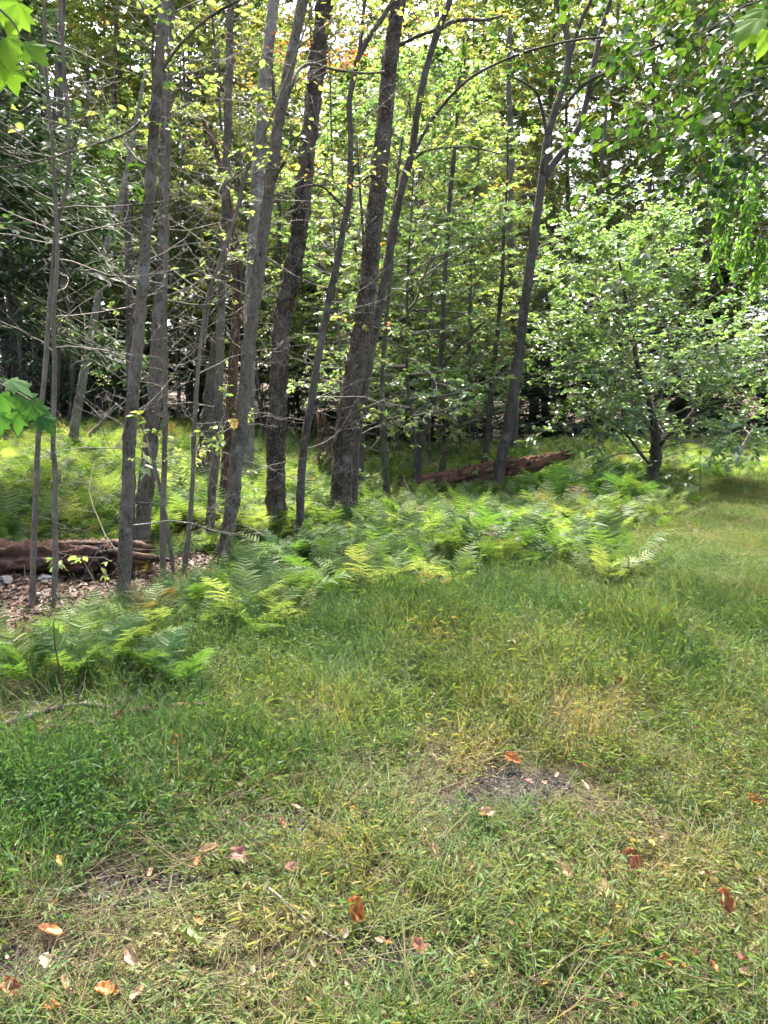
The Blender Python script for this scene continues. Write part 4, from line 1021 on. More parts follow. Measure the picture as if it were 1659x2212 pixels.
# ------------------------------------------------------------------ grass
def stilt_tuft(rng, n, h, spread, leafL):
    g = Geo()
    S = np.stack([rng.normal(0, spread, n), rng.normal(0, spread, n), np.full(n, -.01)], -1)
    a = rng.random(n) * 6.283; le = rng.uniform(.15, .95, n)
    D = np.stack([np.cos(a) * le, np.sin(a) * le, np.ones(n)], -1); L = h * rng.uniform(.5, 1.25, n)
    P = grow(rng, S, D, L, 5, .14, -.06)
    tubes(g, P[:, ::2], np.full((n, 3), .0008), 3, rnd=rng.uniform(.5, 1, n), cap=False)
    S2, D2, _ = spawn(rng, P, np.ones(n), 6, .2, 1.0, 1.0, 1, .3)
    D2 = nrm(D2); D2[:, 2] = D2[:, 2] * .4 + .12
    sz = leafL * rng.uniform(.55, 1.2, len(S2))
    leaves(g, rng, S2, D2, np.array([0, 0, 1.]) + rng.normal(0, .45, S2.shape), sz, (LANCE[0] * np.array([1.25, 1, 1]), LANCE[1]), np.clip(rng.normal(.5, .25, len(S2)), 0, 1))
    return g
def blade_tuft(rng, n, h, spread, w):
    g = Geo(); k = 5
    S = np.stack([rng.normal(0, spread, n), rng.normal(0, spread, n), np.full(n, -.01)], -1)
    a = rng.random(n) * 6.283; le = rng.uniform(.1, .9, n)
    D = np.stack([np.cos(a) * le, np.sin(a) * le, np.ones(n)], -1); L = h * rng.uniform(.45, 1.25, n)
    P = grow(rng, S, D, L, k, .1, -.16)
    side = np.stack([-np.sin(a), np.cos(a), np.zeros(n)], -1)[:, None] * (w * np.array([.7, 1, .9, .6, .05]))[None, :, None]
    V = np.stack([P - side, P + side], 2); idx = np.arange(n * k * 2).reshape(n, k, 2)
    q = np.stack([idx[:, :-1, 0], idx[:, :-1, 1], idx[:, 1:, 1], idx[:, 1:, 0]], -1).reshape(-1, 4)
    g.add(V, [q], np.repeat(np.clip(rng.normal(.5, .25, n), 0, 1), k * 2)); return g
def straw_tuft(rng, n, r):
    g = Geo(); S = np.stack([rng.normal(0, r, n), rng.normal(0, r, n), rng.uniform(.002, .05, n)], -1); a = rng.random(n) * 6.283
    P = grow(rng, S, np.stack([np.cos(a), np.sin(a), rng.normal(.1, .25, n)], -1), rng.uniform(.06, .28, n), 5, .12, -.02)
    P[..., 2] = np.abs(P[..., 2]); tubes(g, P[:, ::2], np.full((n, 3), .0009), 3, rnd=rng.random(n), cap=False); return g
def src(gs, mat, nm): return [bpy.data.objects.new(nm, g.mesh(nm, mat)) for g in gs]
def realize(out, rng, geos, pts, rotz, scl, tint=None, tilt=None, rjit=0.0):
    """join copies of small meshes into one mesh"""
    pick = rng.integers(0, len(geos), len(pts))
    for k, g in enumerate(geos):
        I = np.nonzero(pick == k)[0]
        if not len(I): continue
        V = np.concatenate(g.V); Rr = np.concatenate(g.R); m = len(V)
        Q = V[None] * scl[I][:, None, :]
        if tilt is not None:
            for ax, (p, q) in ((0, (1, 2)), (1, (2, 0))):
                c, s_ = np.cos(tilt[I, ax])[:, None], np.sin(tilt[I, ax])[:, None]
                A, B = Q[..., p] * c - Q[..., q] * s_, Q[..., p] * s_ + Q[..., q] * c
                Q = Q.copy(); Q[..., p], Q[..., q] = A, B
        c, s_ = np.cos(rotz[I])[:, None], np.sin(rotz[I])[:, None]
        Q = np.stack([Q[..., 0] * c - Q[..., 1] * s_, Q[..., 0] * s_ + Q[..., 1] * c, Q[..., 2]], -1) + pts[I][:, None, :]
        fs = [(f[None] + (np.arange(len(I)) * m)[:, None, None]).reshape(-1, f.shape[1]) for f in g.F]
        rr = Rr[None] + (rng.normal(0, rjit, len(I))[:, None] if rjit else 0)
        out.add(Q, fs, rr.repeat(1, 0) if rr.shape[0] == len(I) else np.tile(rr, (len(I), 1)))
        if tint is not None:
            if not hasattr(out, 'T'): out.T = []
            out.T.append(np.repeat(tint[I], m))
    return out
RG = np.random.default_rng(600)
G_STILT = [stilt_tuft(RG, 12, .17, .06, .04) for _ in range(9)]
G_LOW = [stilt_tuft(RG, 12, .075, .06, .03) for _ in range(6)]
G_BLADE = [blade_tuft(RG, 24, .28, .05, .0018) for _ in range(7)]
G_STALK = [blade_tuft(RG, 6, .46, .06, .0010) for _ in range(5)]
for _g in G_STALK: _g.R = [r * .4 + .75 for r in _g.R]
G_STRAW = [straw_tuft(RG, 22, .09) for _ in range(6)]
# regional character of the meadow, sunlight on the trail end tinted in: (u, v, radius m, tint shift, height shift)
REG = [(on_ground(u, v)[:2], r, dt, dh) for u, v, r, dt, dh in [
    (120, 1750, .8, -.18, .7), (330, 1690, .8, -.14, .45), (20, 1850, .5, -.2, .9), (560, 1680, .7, -.1, .3), (850, 1360, 1.0, -.22, .5), (1150, 1340, .7, -.2, .4), (620, 1370, .7, -.16, .25),
    (1350, 1420, .5, .0, .9), (1500, 1400, .7, -.2, .3), (1000, 1480, 1.0, .16, .3), (1250, 1520, .8, .14, .3), (700, 1560, .8, .06, .1), (1500, 1620, .7, .16, .1), (900, 1900, .45, .14, .35), (1150, 1850, .4, -.12, .2),
    (1250, 2000, .4, -.1, 0), (650, 1750, .5, .2, -.5), (950, 1700, .4, .28, -.1), (1550, 1850, .5, .2, -.1), (1400, 2000, .4, .14, -.1), (750, 1900, .4, .12, .1), (1000, 2150, .35, -.02, .1), (500, 2050, .45, .14, -.4), (200, 2150, .3, .2, -.6), (1450, 2100, .4, .1, -.1), (1350, 1230, 1.6, -.08, -.3), (1560, 1200, 2., .14, -.5), (1600, 1120, 2.4, .16, -.6), (1600, 1080, 2.5, .1, -.6), (320, 1900, .4, .1, -.6), (80, 2060, .4, .1, -.7)]]
def region(x, y):
    dt = np.zeros(len(x)); dh = np.zeros(len(x))
    for c, r, a, b in REG:
        w = np.exp(-(((x - c[0] + .2 * np.sin(5 * y + c[0])) ** 2 + (y - c[1] + .2 * np.sin(4 * x + c[1])) ** 2) / r ** 2)) * (.65 + .35 * np.sin(6.1 * x + 1.7) * np.sin(5.3 * y)); dt += a * w; dh += b * w
    return dt, dh
def lowfreq(x, y, s, ph=0):
    return np.sin(s * x + 1.3 * s * y + ph) * np.sin(.8 * s * y - 1.1 * s * x + 2 * ph) + .6 * np.sin(2.3 * s * x + ph * 3 - s * y) * np.sin(2.1 * s * y + 1)
rng = np.random.default_rng(610)
NEAR = 4.6
STICKS = [[on_ground(u, v)[:2] for u, v in pl] for pl in ([(-60, 1605), (110, 1560), (250, 1552)], [(250, 1566), (470, 1540)], [(90, 1598), (262, 1575)])]
def stick_dist(x, y):
    d = np.full(len(x), 9.0)
    for pl in STICKS:
        for a, b in zip(pl[:-1], pl[1:]):
            ab = b - a; t = np.clip(((x - a[0]) * ab[0] + (y - a[1]) * ab[1]) / (ab @ ab), 0, 1)
            d = np.minimum(d, np.hypot(x - a[0] - t * ab[0], y + .06 - a[1] - t * ab[1]))
    return d
def meadow_keep(x, y, soft=.3):
    n = len(x); fz = fern_zone(x, y); edge = rng.random(n) < np.where(in_poly(x, y, F_MID) | in_poly(x, y, F_FRONT), soft, .04)
    k = (~fz | edge) & ~in_poly(x, y, LITTER)
    k &= ~((y > 15) & (x < path_left(y) - .3)) & (y < 24)
    k &= rng.random(n) < np.clip(stick_dist(x, y) / .16, .12, 1)
    return k & (rng.random(n) < np.clip((bare_amount(x, y) - .85) / .45, .03, 1))
def meadow(dens, y0, y1):
    w = y1 * .54 + .6; n = int(dens * (y1 - y0) * 2 * w)
    y = rng.uniform(y0, y1, n); x = rng.uniform(-w, w, n); k = np.abs(x) < y * .54 + .5; x, y = x[k], y[k]
    k = meadow_keep(x, y); return x[k], y[k]
def near_layer(out, geos, dens, hbase, t0, ph, tilt=.14, jit=.11, y0=1.35, y1=NEAR):
    x, y = meadow(dens, y0, y1); dt, dh = region(x, y)
    tint = np.clip(t0 + dt + .10 * lowfreq(x, y, 1.9, ph) + rng.normal(0, jit, len(x)), 0, 1)
    near_low = .78 + .22 * sstep(2.2, 4.2, y)
    edge = .45 + .55 * sstep(1.0, 2.2, bare_amount(x, y))
    hs = np.clip(hbase * near_low * edge * (1 + dh + .42 * lowfreq(x, y, 2.7, ph + 1)), .25, 2.2) * rng.uniform(.75, 1.2, len(x))
    w = rng.uniform(.8, 1.15, len(x)) * (.6 + .4 * edge)
    realize(out, rng, geos, np.stack([x, y, height(x, y)], -1), rng.random(len(x)) * 6.283, np.stack([w, w, hs], -1), tint, rng.normal(0, tilt, (len(x), 2)))
def stuff_mesh(name, label, g, mat):
    me = g.mesh(name, mat)
    if hasattr(g, 'T'):
        a = me.attributes.new('tint', 'FLOAT', 'POINT'); a.data.foreach_set('value', np.concatenate(g.T).astype(np.float32))
    print(name, len(me.vertices), len(me.polygons))
    return tag(link(name, me), label, kind='stuff')
g = Geo(); near_layer(g, G_STILT, 62, .95, .36, .3); near_layer(g, G_LOW, 120, 1.15, .42, 1.4); near_layer(g, G_LOW, 70, 1.25, .46, 4.4, y1=3.3); near_layer(g, G_BLADE, 34, .68, .40, 2.2); near_layer(g, G_STALK, 10, .75, .5, 3.2, tilt=.25)
stuff_mesh('grass', 'soft stilt grass of the near clearing, green turning straw yellow', g, GRASS)
g = Geo(); x, y = meadow(30, 1.35, NEAR)
realize(g, rng, G_STRAW, np.stack([x, y, height(x, y)], -1), rng.random(len(x)) * 6.28, np.repeat(rng.uniform(.7, 1.3, len(x))[:, None], 3, 1))
stuff_mesh('dry_straw', 'dead straw matted between the near grass stems', g, STRAW)
# farther meadow: half-metre sods, each with many stems
def sod(rng, n_st, n_low, n_bl, n_sw, h, r=.24):
    g = Geo()
    for geos, n, hh, dt in ((G_STILT, n_st, h, 0), (G_LOW, n_low, 1.0, .05), (G_BLADE, n_bl, .6 * h, -.08), (G_STRAW, n_sw, 1.2, .5), (G_STALK, 5, .75 * h, .3)):
        p = np.stack([rng.normal(0, r * .62, n), rng.normal(0, r * .62, n), np.zeros(n)], -1); w = rng.uniform(.9, 1.4, n)
        g0 = g.n; realize(g, rng, geos, p, rng.random(n) * 6.28, np.stack([w, w, hh * rng.uniform(.7, 1.2, n)], -1), None, rng.normal(0, .15, (n, 2)), rjit=.18)
    for i in range(len(g.R)): g.R[i] = np.clip(g.R[i], -.4, 1.4)
    return g
SOD = src([sod(RG, 11, 5, 8, 2, 1.1) for _ in range(9)], GRASS, 'sod_source')
SOD_TALL = src([sod(RG, 4, 2, 12, 1, 1.15) for _ in range(5)], GRASS, 'tall_sod_source')
def sod_layer(name, label, srcs, cell, y0, y1, t0, hbase, mask=None):
    gx, gy = np.meshgrid(np.arange(-13, 13, cell), np.arange(y0, y1, cell)); x = gx.ravel() + rng.uniform(-.5, .5, gx.size) * cell; y = gy.ravel() + rng.uniform(-.5, .5, gx.size) * cell
    k = (np.abs(x) < np.maximum(y, 0) * .54 + 2.6) & ((y > NEAR - .15) | (np.abs(x) > y * .54 + .42)); x, y = x[k], y[k]; k = meadow_keep(x, y, .35); x, y = x[k], y[k]
    if mask is not None: k = mask(x, y); x, y = x[k], y[k]
    dt, dh = region(x, y)
    tint = np.clip(t0 + dt + .12 * lowfreq(x, y, 1.9, .3) + rng.normal(0, .08, len(x)), 0, 1)
    hs = np.clip(hbase * (1 + dh + .4 * lowfreq(x, y, 2.2, 1.3)), .45, 2.2) * rng.uniform(.75, 1.3, len(x)); w = rng.uniform(.95, 1.2, len(x))
    scatter(name, label, srcs, np.stack([x, y, height(x, y)], -1), rng.random(len(x)) * 6.283, np.stack([w, w, hs], -1), tint, rng.normal(0, .05, (len(x), 2)))
    print(name, len(x))
sod_layer('meadow_grass', 'stilt grass of the farther clearing and trail, green and yellowing', SOD, .30, .2, 24, .40, 1.0)
cl = [(on_ground(u, v)[:2], r) for u, v, r in ((800, 1335, .8), (640, 1355, .5), (1000, 1335, .7), (1160, 1330, .5), (1340, 1440, .3))]
sod_layer('lush_grass', 'taller dark green grass along the front of fern bank', SOD_TALL, .26, 5.0, 9.5, .45, .8, lambda x, y: np.any([np.hypot(x - c[0], (y - c[1]) * 1.2) < r * (.7 + .5 * rng.random(len(x))) for c, r in cl], 0))

# ------------------------------------------------------------------ leaf litter, soil crumbs
def litter_mat():
    return leaf_mat('leaf_litter', [(0, (.025, .012, .008)), (.4, (.06, .028, .019)), (.78, (.105, .057, .038)), (.95, (.16, .105, .078)), (1, (.30, .25, .2))], .12, (1, 1, 1), .6, .3)
LIT = litter_mat()
rng = np.random.default_rng(700)
n = 26000
x = rng.uniform(-6.5, -1.0, n); y = rng.uniform(4.8, 10.5, n); k = in_poly(x, y, LITTER); x, y = x[k], y[k]
g = Geo(); n = len(x); a = rng.random(n) * 6.283
leaves(g, rng, np.stack([x, y, height(x, y) + rng.uniform(.004, .03, n)], -1), np.stack([np.cos(a), np.sin(a), rng.normal(0, .25, n)], -1), np.array([0, 0, 1.]) + rng.normal(0, .4, (n, 3)), rng.uniform(.03, .085, n), OVAL)
n2 = 500; x = rng.uniform(-6.5, -1.0, n2); y = rng.uniform(4.8, 10.5, n2); k = in_poly(x, y, LITTER); x, y = x[k], y[k]; a = rng.random(len(x)) * 6.283
P = grow(rng, np.stack([x, y, height(x, y) + .015], -1), np.stack([np.cos(a), np.sin(a), np.full(len(x), .05)], -1), rng.uniform(.1, .5, len(x)), 6, .12, 0)
tubes(g, P, rng.uniform(.0015, .004, len(x))[:, None] * np.linspace(1, .5, 6), 4, rnd=rng.uniform(.2, .9, len(x)))
tag(link('leaf_litter', g.mesh('leaf_litter', LIT, False)), 'brown leaf litter and twigs covering the bare forest floor', kind='stuff')
g = Geo(); n = 9000
pp = []
for bx, by, aa, bb in BAREG:
    m = int(9000 * aa * bb * 1.6) + 250; t = rng.random(m) * 6.283; r = np.sqrt(rng.random(m)) * 1.05
    pp.append(np.stack([bx + np.cos(t) * r * aa, by + np.sin(t) * r * bb], -1))
pp = np.concatenate(pp); n = len(pp); a = rng.random(n) * 6.283
tmp = Geo()
leaves(g, rng, np.stack([pp[:, 0], pp[:, 1], height(pp[:, 0], pp[:, 1]) - .008 + rng.uniform(0, .008, n)], -1), np.stack([np.cos(a), np.sin(a), rng.normal(0, .3, n)], -1), np.array([0, 0, 1.]) + rng.normal(0, .5, (n, 3)), rng.uniform(.004, .016, n), (OVAL[0] * np.array([1.4, 1, 1]), OVAL[1]))
CRUMB = leaf_mat('soil_crumbs', [(0, (.010, .009, .008)), (.6, (.027, .023, .02)), (.86, (.055, .047, .04)), (.9, (.09, .06, .034)), (1, (.18, .125, .075))], .02, (1, 1, 1), .7, .4)
tag(link('soil_crumbs', g.mesh('soil_crumbs', CRUMB, False)), 'dark gravelly crumbs strewn on the bare soil patches', kind='stuff')

# ------------------------------------------------------------------ fallen leaves, one by one
def leaf_surface(rng, kind, curl, crumple, nu=9, nv=13):
    u = np.linspace(-1, 1, nu); v = np.linspace(0, 1, nv); U, Vv = np.meshgrid(u, v)
    if kind == 'oval': wd = .30 * np.sin(np.pi * np.clip(Vv, 0, 1)) ** .75 * (1 + .1 * (1 - Vv))
    else: wd = .42 * np.sin(np.pi * np.clip(Vv * .97 + .03, 0, 1)) ** .55 * (1 + .28 * np.sin(Vv * 16) * (np.abs(U) > .5))
    X = U * wd; Y = Vv - .5; ang = X * curl * 3.2
    Xc = np.where(abs(curl) < 1e-3, X, np.sin(ang) / (curl * 3.2 + 1e-9)); Z = np.where(abs(curl) < 1e-3, 0, (1 - np.cos(ang)) / (curl * 3.2 + 1e-9))
    Z = Z + .03 * np.abs(np.sin(Vv * 22 + np.abs(U) * 3)) * (np.abs(U) > .05)
    ph = rng.random(6) * 6
    Z = Z + crumple * (np.sin(5 * X / .3 + ph[0] + 3 * Y) * np.sin(6 * Y + ph[1]) * .5 + .35 * np.sin(11 * Y + ph[2]) * np.cos(7 * X / .3 + ph[3]))
    Y = Y * (1 - .25 * crumple); Z = Z + curl * .35 * (Y ** 2) - .02
    V = np.stack([Xc, Y, Z], -1).reshape(-1, 3)
    idx = np.arange(nu * nv).reshape(nv, nu)
    q = np.stack([idx[:-1, :-1], idx[:-1, 1:], idx[1:, 1:], idx[1:, :-1]], -1).reshape(-1, 4)
    g = Geo().add(V, [q], (np.abs(U) * .5 + .25 + .2 * np.sin(Vv * 22)).reshape(-1))
    tubes(g, np.array([[[0, -.62, .05], [0, -.5, 0], [0, -.2, .0], [0, .1, .0]]]), np.array([[.012, .012, .009, .004]]), 4, rnd=np.array([.9]))
    return g
DL = {}
for nm, c0, c1 in (('orange', (.30, .10, .025), (.42, .16, .045)), ('tan', (.27, .17, .09), (.40, .27, .16)), ('red_brown', (.20, .06, .03), (.32, .11, .05)), ('cream', (.27, .22, .13), (.35, .29, .18)),
                   ('pink', (.17, .065, .045), (.25, .105, .075)), ('green', (.06, .10, .02), (.10, .13, .03)), ('yellow', (.50, .32, .05), (.58, .40, .07)), ('brown', (.16, .09, .05), (.26, .16, .09))):
    DL[nm] = leaf_mat('fallen_leaf_' + nm, [(0, c0), (1, c1)], .25, (1.3, 1.2, 1), .5, .35)
shape_cache = {}
def fallen(label, u, v, px, colr, kind='oval', curl=.5, crumple=.1, stand=0.0, rot=None, seed=0, group=None, lift=.03):
    rng = np.random.default_rng(900 + seed); p = on_ground(u, v); dist = np.linalg.norm(p - EYE)
    size = px / FOC * dist
    key = (colr, kind, round(curl, 1), round(crumple, 2), seed % 3)
    if key not in shape_cache: shape_cache[key] = leaf_surface(rng, kind, curl, crumple).mesh('fallen_leaf', DL[colr])
    p = p - (p - EYE) / dist * .0; p = p + np.array([0, 0, lift + size * .35 * stand])
    o = link('fallen_leaf', shape_cache[key], None, p); o.scale = (size,) * 3
    o.rotation_euler = (stand * 1.2 + rng.normal(0, .2), rng.normal(0, .3), rng.random() * 6.28 if rot is None else rot)
    tag(o, label, 'leaf', group)
    return o
H_ = math.pi / 2
for i, a in enumerate([
    ('crumpled orange-brown leaf standing upright near the forked twig', 770, 2010, 66, 'orange', 'lobed', .9, .22, .95, .2),
    ('flat bright orange oval leaf on dark soil at lower edge', 110, 2042, 56, 'orange', 'oval', .5, .05, .15, H_),
    ('folded tan leaf pointing up-slope among thin grass, lower corner', 290, 2105, 66, 'tan', 'oval', 1.1, .08, .45, .55),
    ('small pale yellow leaf beneath the crumpled orange-brown one', 746, 2054, 26, 'cream', 'oval', .3, .05, .6, 0),
    ('large dark green fallen leaf folded in thin grass', 410, 2068, 74, 'green', 'lobed', .9, .12, .45, 1.0),
    ('flat ragged pinkish leaf on bare soil patch', 516, 1878, 58, 'pink', 'lobed', .2, .10, .15, 1.2),
    ('small dull pink leaf lying apart from the larger pinkish one', 628, 1902, 36, 'pink', 'lobed', .2, .10, .15, .4),
    ('long rolled tan leaf above the pinkish leaf', 452, 1862, 52, 'tan', 'oval', 1.3, .04, .05, H_),
    ('little curled orange leaf at the bare soil patch', 424, 1887, 26, 'orange', 'lobed', .9, .15, .3, .2),
    ('orange-yellow leaf caught in tall green grass near edge', 132, 1888, 32, 'yellow', 'oval', .5, .08, .6, .5),
    ('small cream leaf balanced on short grass', 436, 1812, 20, 'cream', 'oval', .5, .05, .5, .3),
    ('pale greenish cream leaf on dark soil near bottom corner', 102, 2114, 36, 'cream', 'lobed', .3, .08, .3, .8),
    ('crumpled brown-orange leaf at the very bottom corner', 26, 2168, 48, 'red_brown', 'lobed', .7, .2, .35, 1.0),
    ('orange-brown wrinkled leaf between tan curled ones, bottom edge', 226, 2174, 46, 'orange', 'lobed', .5, .15, .2, 1.3),
    ('small tan split leaf near the bottom corner', 142, 2162, 34, 'tan', 'oval', .9, .1, .4, .7),
    ('tan rolled leaf tipped against grass at bottom edge', 300, 2184, 40, 'tan', 'oval', 1.2, .06, .3, -.8),
    ('orange leaf cut by the bottom edge of the picture', 112, 2208, 40, 'orange', 'oval', .6, .1, .2, 1.4),
    ('thin cream sliver of leaf in bluish grass', 672, 2114, 34, 'cream', 'oval', 1.4, .03, .3, .8),
    ('small orange-tan leaf on bare ground under forked twig', 822, 2062, 30, 'tan', 'oval', .6, .15, .2, 1.2),
    ('pinkish red frilly leaf on dark bare soil', 902, 2078, 52, 'pink', 'lobed', .4, .18, .3, 1.4),
    ('folded tan-brown leaf with pale edge in green grass', 1216, 1918, 48, 'tan', 'lobed', .9, .15, .5, .6),
    ('red-brown leaf standing on edge among green grass', 1362, 1908, 66, 'red_brown', 'lobed', .8, .18, 1.0, .1),
    ('pointed cream-tan curled leaf below the folded tan-brown one', 1303, 1948, 44, 'tan', 'oval', 1.2, .05, .5, -.6),
    ('dark red leaf standing in matted grass at picture edge', 1562, 1992, 56, 'red_brown', 'lobed', .9, .2, 1.0, .3),
    ('orange-brown leaf at the back rim of the round bare patch', 1106, 1662, 42, 'orange', 'lobed', .7, .15, .2, 1.2),
    ('small orange leaf on the right rim of round bare patch', 1262, 1674, 24, 'orange', 'oval', .7, .1, .2, 1.4),
    ('long rolled tan leaf in front of the round bare patch', 1048, 1782, 56, 'tan', 'oval', 1.2, .12, .15, 1.4),
    ('brown curled leaf beside the small second bare patch', 934, 1862, 36, 'brown', 'lobed', .7, .2, .3, .4),
    ('orange-brown leaf caught high in the grass mound', 1382, 1462, 28, 'orange', 'lobed', .6, .15, .3, 1.0),
    ('orange-tan leaf hanging in dry grass behind round bare patch', 1126, 1586, 30, 'orange', 'oval', .9, .1, .6, -.4),
    ('orange leaf in tall dry grass near picture edge', 1628, 1752, 32, 'orange', 'lobed', .6, .12, .5, .8),
    ('bright yellow leaf in matted grass near picture edge', 1636, 1872, 24, 'yellow', 'oval', .4, .1, .4, .8),
    ('yellow leaf in green grass above the standing red-brown leaf', 1407, 1846, 20, 'yellow', 'oval', .4, .1, .6, .3),
    ('cream folded leaf at the picture edge above dark red leaf', 1640, 1938, 30, 'cream', 'oval', .9, .08, .4, .5),
    ('rolled cream leaf lying flat in bottom matted grass', 1400, 2058, 48, 'cream', 'oval', 1.3, .05, .1, 1.45),
    ('red-brown leaf pressed flat into bottom matted grass', 1495, 2092, 34, 'red_brown', 'lobed', .5, .15, .2, .9),
    ('pinkish orange leaf in bottom grass close to the edge', 1602, 2104, 44, 'pink', 'lobed', .5, .15, .25, 1.2),
    ('bright orange scrap of leaf in bottom matted grass', 1540, 2122, 26, 'orange', 'lobed', .6, .15, .3, .3),
    ('orange-brown leaf in the grass below red-brown scraps', 1432, 2112, 38, 'orange', 'lobed', .5, .15, .2, 1.3),
    ('tan strip of leaf at bottom edge corner', 1612, 2136, 40, 'tan', 'oval', .9, .1, .15, 1.4),
    ('cream leaf standing in short grass at bottom edge', 898, 2196, 26, 'cream', 'oval', .6, .05, .7, .1),
    ('tan rolled leaf in leafy grass near bottom middle', 1046, 2120, 36, 'tan', 'oval', 1.0, .1, .2, 1.2),
    ('cluster-like ragged tan leaf caught in green grass below sticks', 384, 1624, 44, 'orange', 'lobed', .4, .2, .4, 1.0),
    ('red-brown leaf on the worn soil strip', 610, 1806, 28, 'red_brown', 'lobed', .6, .2, .3, .8),
    ('yellow leaf on low grass beside the worn soil strip', 764, 1775, 24, 'yellow', 'lobed', .4, .15, .6, .3),
    ('pale tan leaf edge showing at the worn soil strip end', 640, 1768, 28, 'tan', 'oval', .9, .05, .2, 1.3),
    ('tan leaf on dark soil inside the round bare patch', 1140, 1712, 26, 'pink', 'oval', .6, .12, .2, 1.0),
    ('cream leaf lying in dry stems right of round bare patch', 1262, 1722, 34, 'cream', 'oval', .7, .08, .3, .7),
    ('orange yellow leaf caught on the warty leaning trunk twig', 505, 917, 30, 'yellow', 'lobed', .6, .15, .9, .2)]):
    lab, u, v, px, colr, kind, curl, cr, st, rot = a
    o = fallen(lab, u, v, px * .8, colr, kind, curl + .35, cr * 1.3, st, rot, i, 'fallen autumn leaves', lift=.04)
    if v < 1000:
        p = at_depth(u, v, on_ground(484, 1230)[1] - .16); o.location = p; o.scale = (px / FOC * p[1],) * 3
rr = random.Random(11)
for i in range(150):
    u = rr.uniform(0, 1659); v = rr.uniform(1480, 2205) if rr.random() < .75 else rr.uniform(1900, 2210)
    c = rr.choice(['tan', 'tan', 'brown', 'cream', 'tan', 'orange', 'brown'])
    fallen('small withered scrap of leaf lost in the grass', u, v, rr.uniform(10, 24), c, rr.choice(['oval', 'lobed']), rr.choice([.5, .9, 1.2]), rr.choice([.08, .15]), rr.choice([.1, .3, .6]), None, 200 + i, 'withered leaf scraps in the grass', lift=.02)

# ------------------------------------------------------------------ leaves hanging close to the camera
def maple_leaf(rng):
    lob = [(-.10, -.02), (-.36, .02), (-.30, .14), (-.52, .30), (-.36, .38), (-.44, .58), (-.22, .56), (-.18, .70), (0, 1.0), (.18, .70), (.22, .56), (.44, .58), (.36, .38), (.52, .30), (.30, .14), (.36, .02), (.10, -.02)]
    pts = np.array(lob, float); c = np.array([0, .02]); rings = []
    for f in (.0, .35, .7, 1.0): rings.append(c + (pts - c) * f)
    R_ = np.stack(rings); d = np.linalg.norm(R_ - c, axis=-1)
    Z = -.22 * d ** 2 + .05 * np.sin(np.arctan2(R_[..., 0], R_[..., 1]) * 7) * d
    V = np.concatenate([R_, Z[..., None]], -1).reshape(-1, 3); n = len(pts); idx = np.arange(4 * n).reshape(4, n)
    q = np.stack([idx[:-1, :-1], idx[:-1, 1:], idx[1:, 1:], idx[1:, :-1]], -1).reshape(-1, 4)
    g = Geo().add(V, [q], rng.random() * .5 + .3 * d.reshape(-1))
    tubes(g, np.array([[[0, -.45, .05], [0, -.2, .02], [0, 0, 0]]]), np.full((1, 3), .011), 4, rnd=np.array([.9])); return g
ML = [maple_leaf(np.random.default_rng(s)).mesh('maple_leaf', LEAF_BRIGHT) for s in range(3)]
MLD = [maple_leaf(np.random.default_rng(s)).mesh('maple_leaf_deep', LEAF_DEEP) for s in range(3)]
for m_ in MLD: m_.materials[0] = LEAF_NEAR
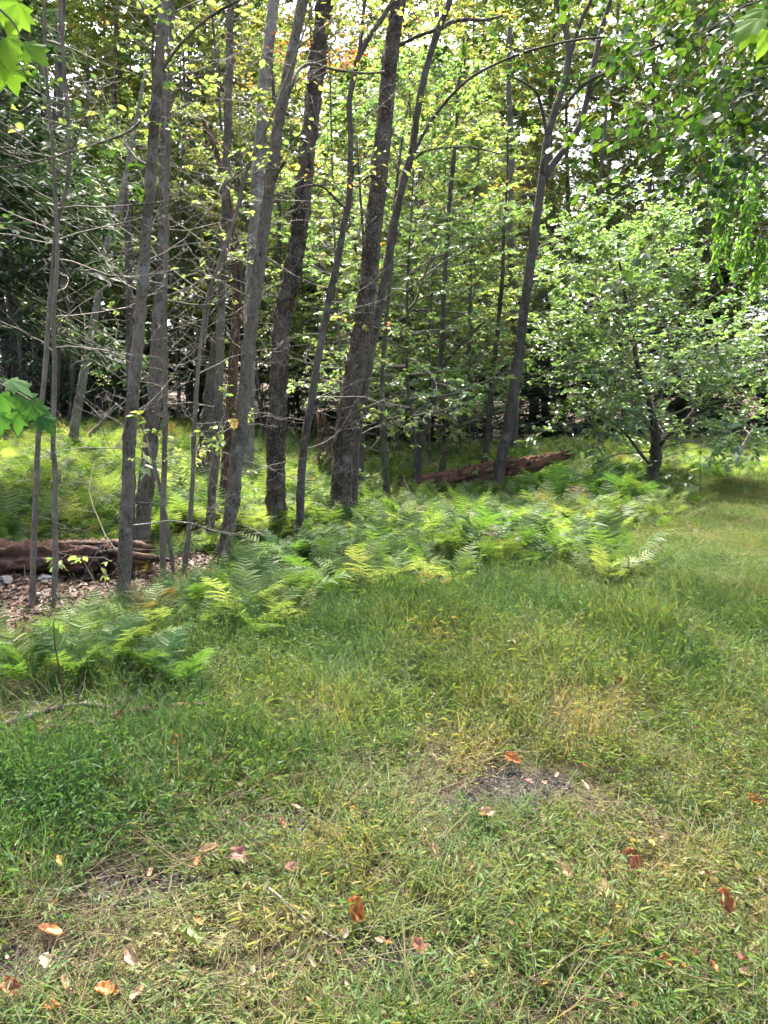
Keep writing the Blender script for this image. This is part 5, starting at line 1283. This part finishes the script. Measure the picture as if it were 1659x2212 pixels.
def hanging(name, label, twig, lvs, Y, seed, meshes=ML):
    rng = np.random.default_rng(seed); pts = np.array([at_depth(u, v, Y) for u, v in twig]); o = pts[0].copy()
    root = empty(name, o); tag(root, label, 'branch')
    g = Geo(); trunk_mesh(g, rng, pts - o, np.linspace(.006, .002, len(pts)), 7, .02, .05, 0); link('twig', g.mesh(name + '_twig', TWIG_DARK), root)
    for u, v, px, ang, tip in lvs:
        p = at_depth(u, v, Y + rng.normal(0, .06)); s = px / FOC * Y
        # leaf axis lies in the picture plane direction `ang` (0 = hanging down), tipped towards or away by `tip`
        ax = np.array([math.sin(ang), -.35 * math.cos(tip), -math.cos(ang)]); ax = nrm(ax)
        nz = nrm(np.array([rng.normal(0, .25), -math.cos(tip), math.sin(tip) + .2])); nz = nrm(nz - (nz @ ax) * ax); xx = np.cross(ax, nz)
        M = Matrix(((xx[0], ax[0], nz[0], 0), (xx[1], ax[1], nz[1], 0), (xx[2], ax[2], nz[2], 0), (0, 0, 0, 1)))
        lo = link('leaf', meshes[rng.integers(0, 3)], root); lo.location = p - o; lo.rotation_euler = M.to_euler(); lo.scale = (s,) * 3
hanging('overhanging_branch', 'bright green maple leaves hanging close in the upper corner', [(-90, -60), (-40, -20), (0, 20), (30, 50), (45, 80)],
        [(5, -10, 85, .2, .4), (40, 5, 80, -.2, .7), (15, 80, 75, .1, .5), (52, 95, 70, .9, .6), (-5, 130, 75, .0, .4), (20, 145, 62, .3, .5), (-25, 60, 80, -.5, .6)], 2.5, 1)
hanging('overhanging_branch', 'green maple twig reaching in half-way up the picture edge', [(-120, 800), (-60, 815), (0, 830), (40, 850), (75, 870)],
        [(20, 820, 62, 1.1, 1.1), (0, 850, 70, .2, .8), (40, 850, 66, .8, .9), (70, 868, 66, .5, 1.0), (-10, 890, 64, .1, .7), (45, 885, 56, -.2, .8), (88, 898, 54, .7, .9)], 2.4, 2, MLD)
hanging('overhanging_branch', 'few green leaves dipping into the opposite upper corner', [(1740, 10), (1700, 30), (1660, 45), (1630, 55)],
        [(1640, 40, 75, -.9, .8), (1660, 60, 70, -.3, .7), (1625, 62, 50, -.6, .9), (1655, 20, 70, -1.0, .8)], 3.2, 3)
print('done')

# tell look-alike background trees apart by their order across the view
byl = {}
for o in bpy.data.objects:
    if o.parent is None and o.get('category') == 'tree' and o.get('label'): byl.setdefault(o['label'], []).append(o)
ORD = ['first', 'second', 'third', 'fourth', 'fifth', 'sixth', 'seventh', 'eighth', 'ninth', 'tenth', 'eleventh', 'twelfth']
for lab, os_ in byl.items():
    if len(os_) < 2: continue
    os_.sort(key=lambda o: o.location.x / o.location.y)
    for i, o in enumerate(os_): o['label'] = lab + (', %s from left' % ORD[min(i, 11)])
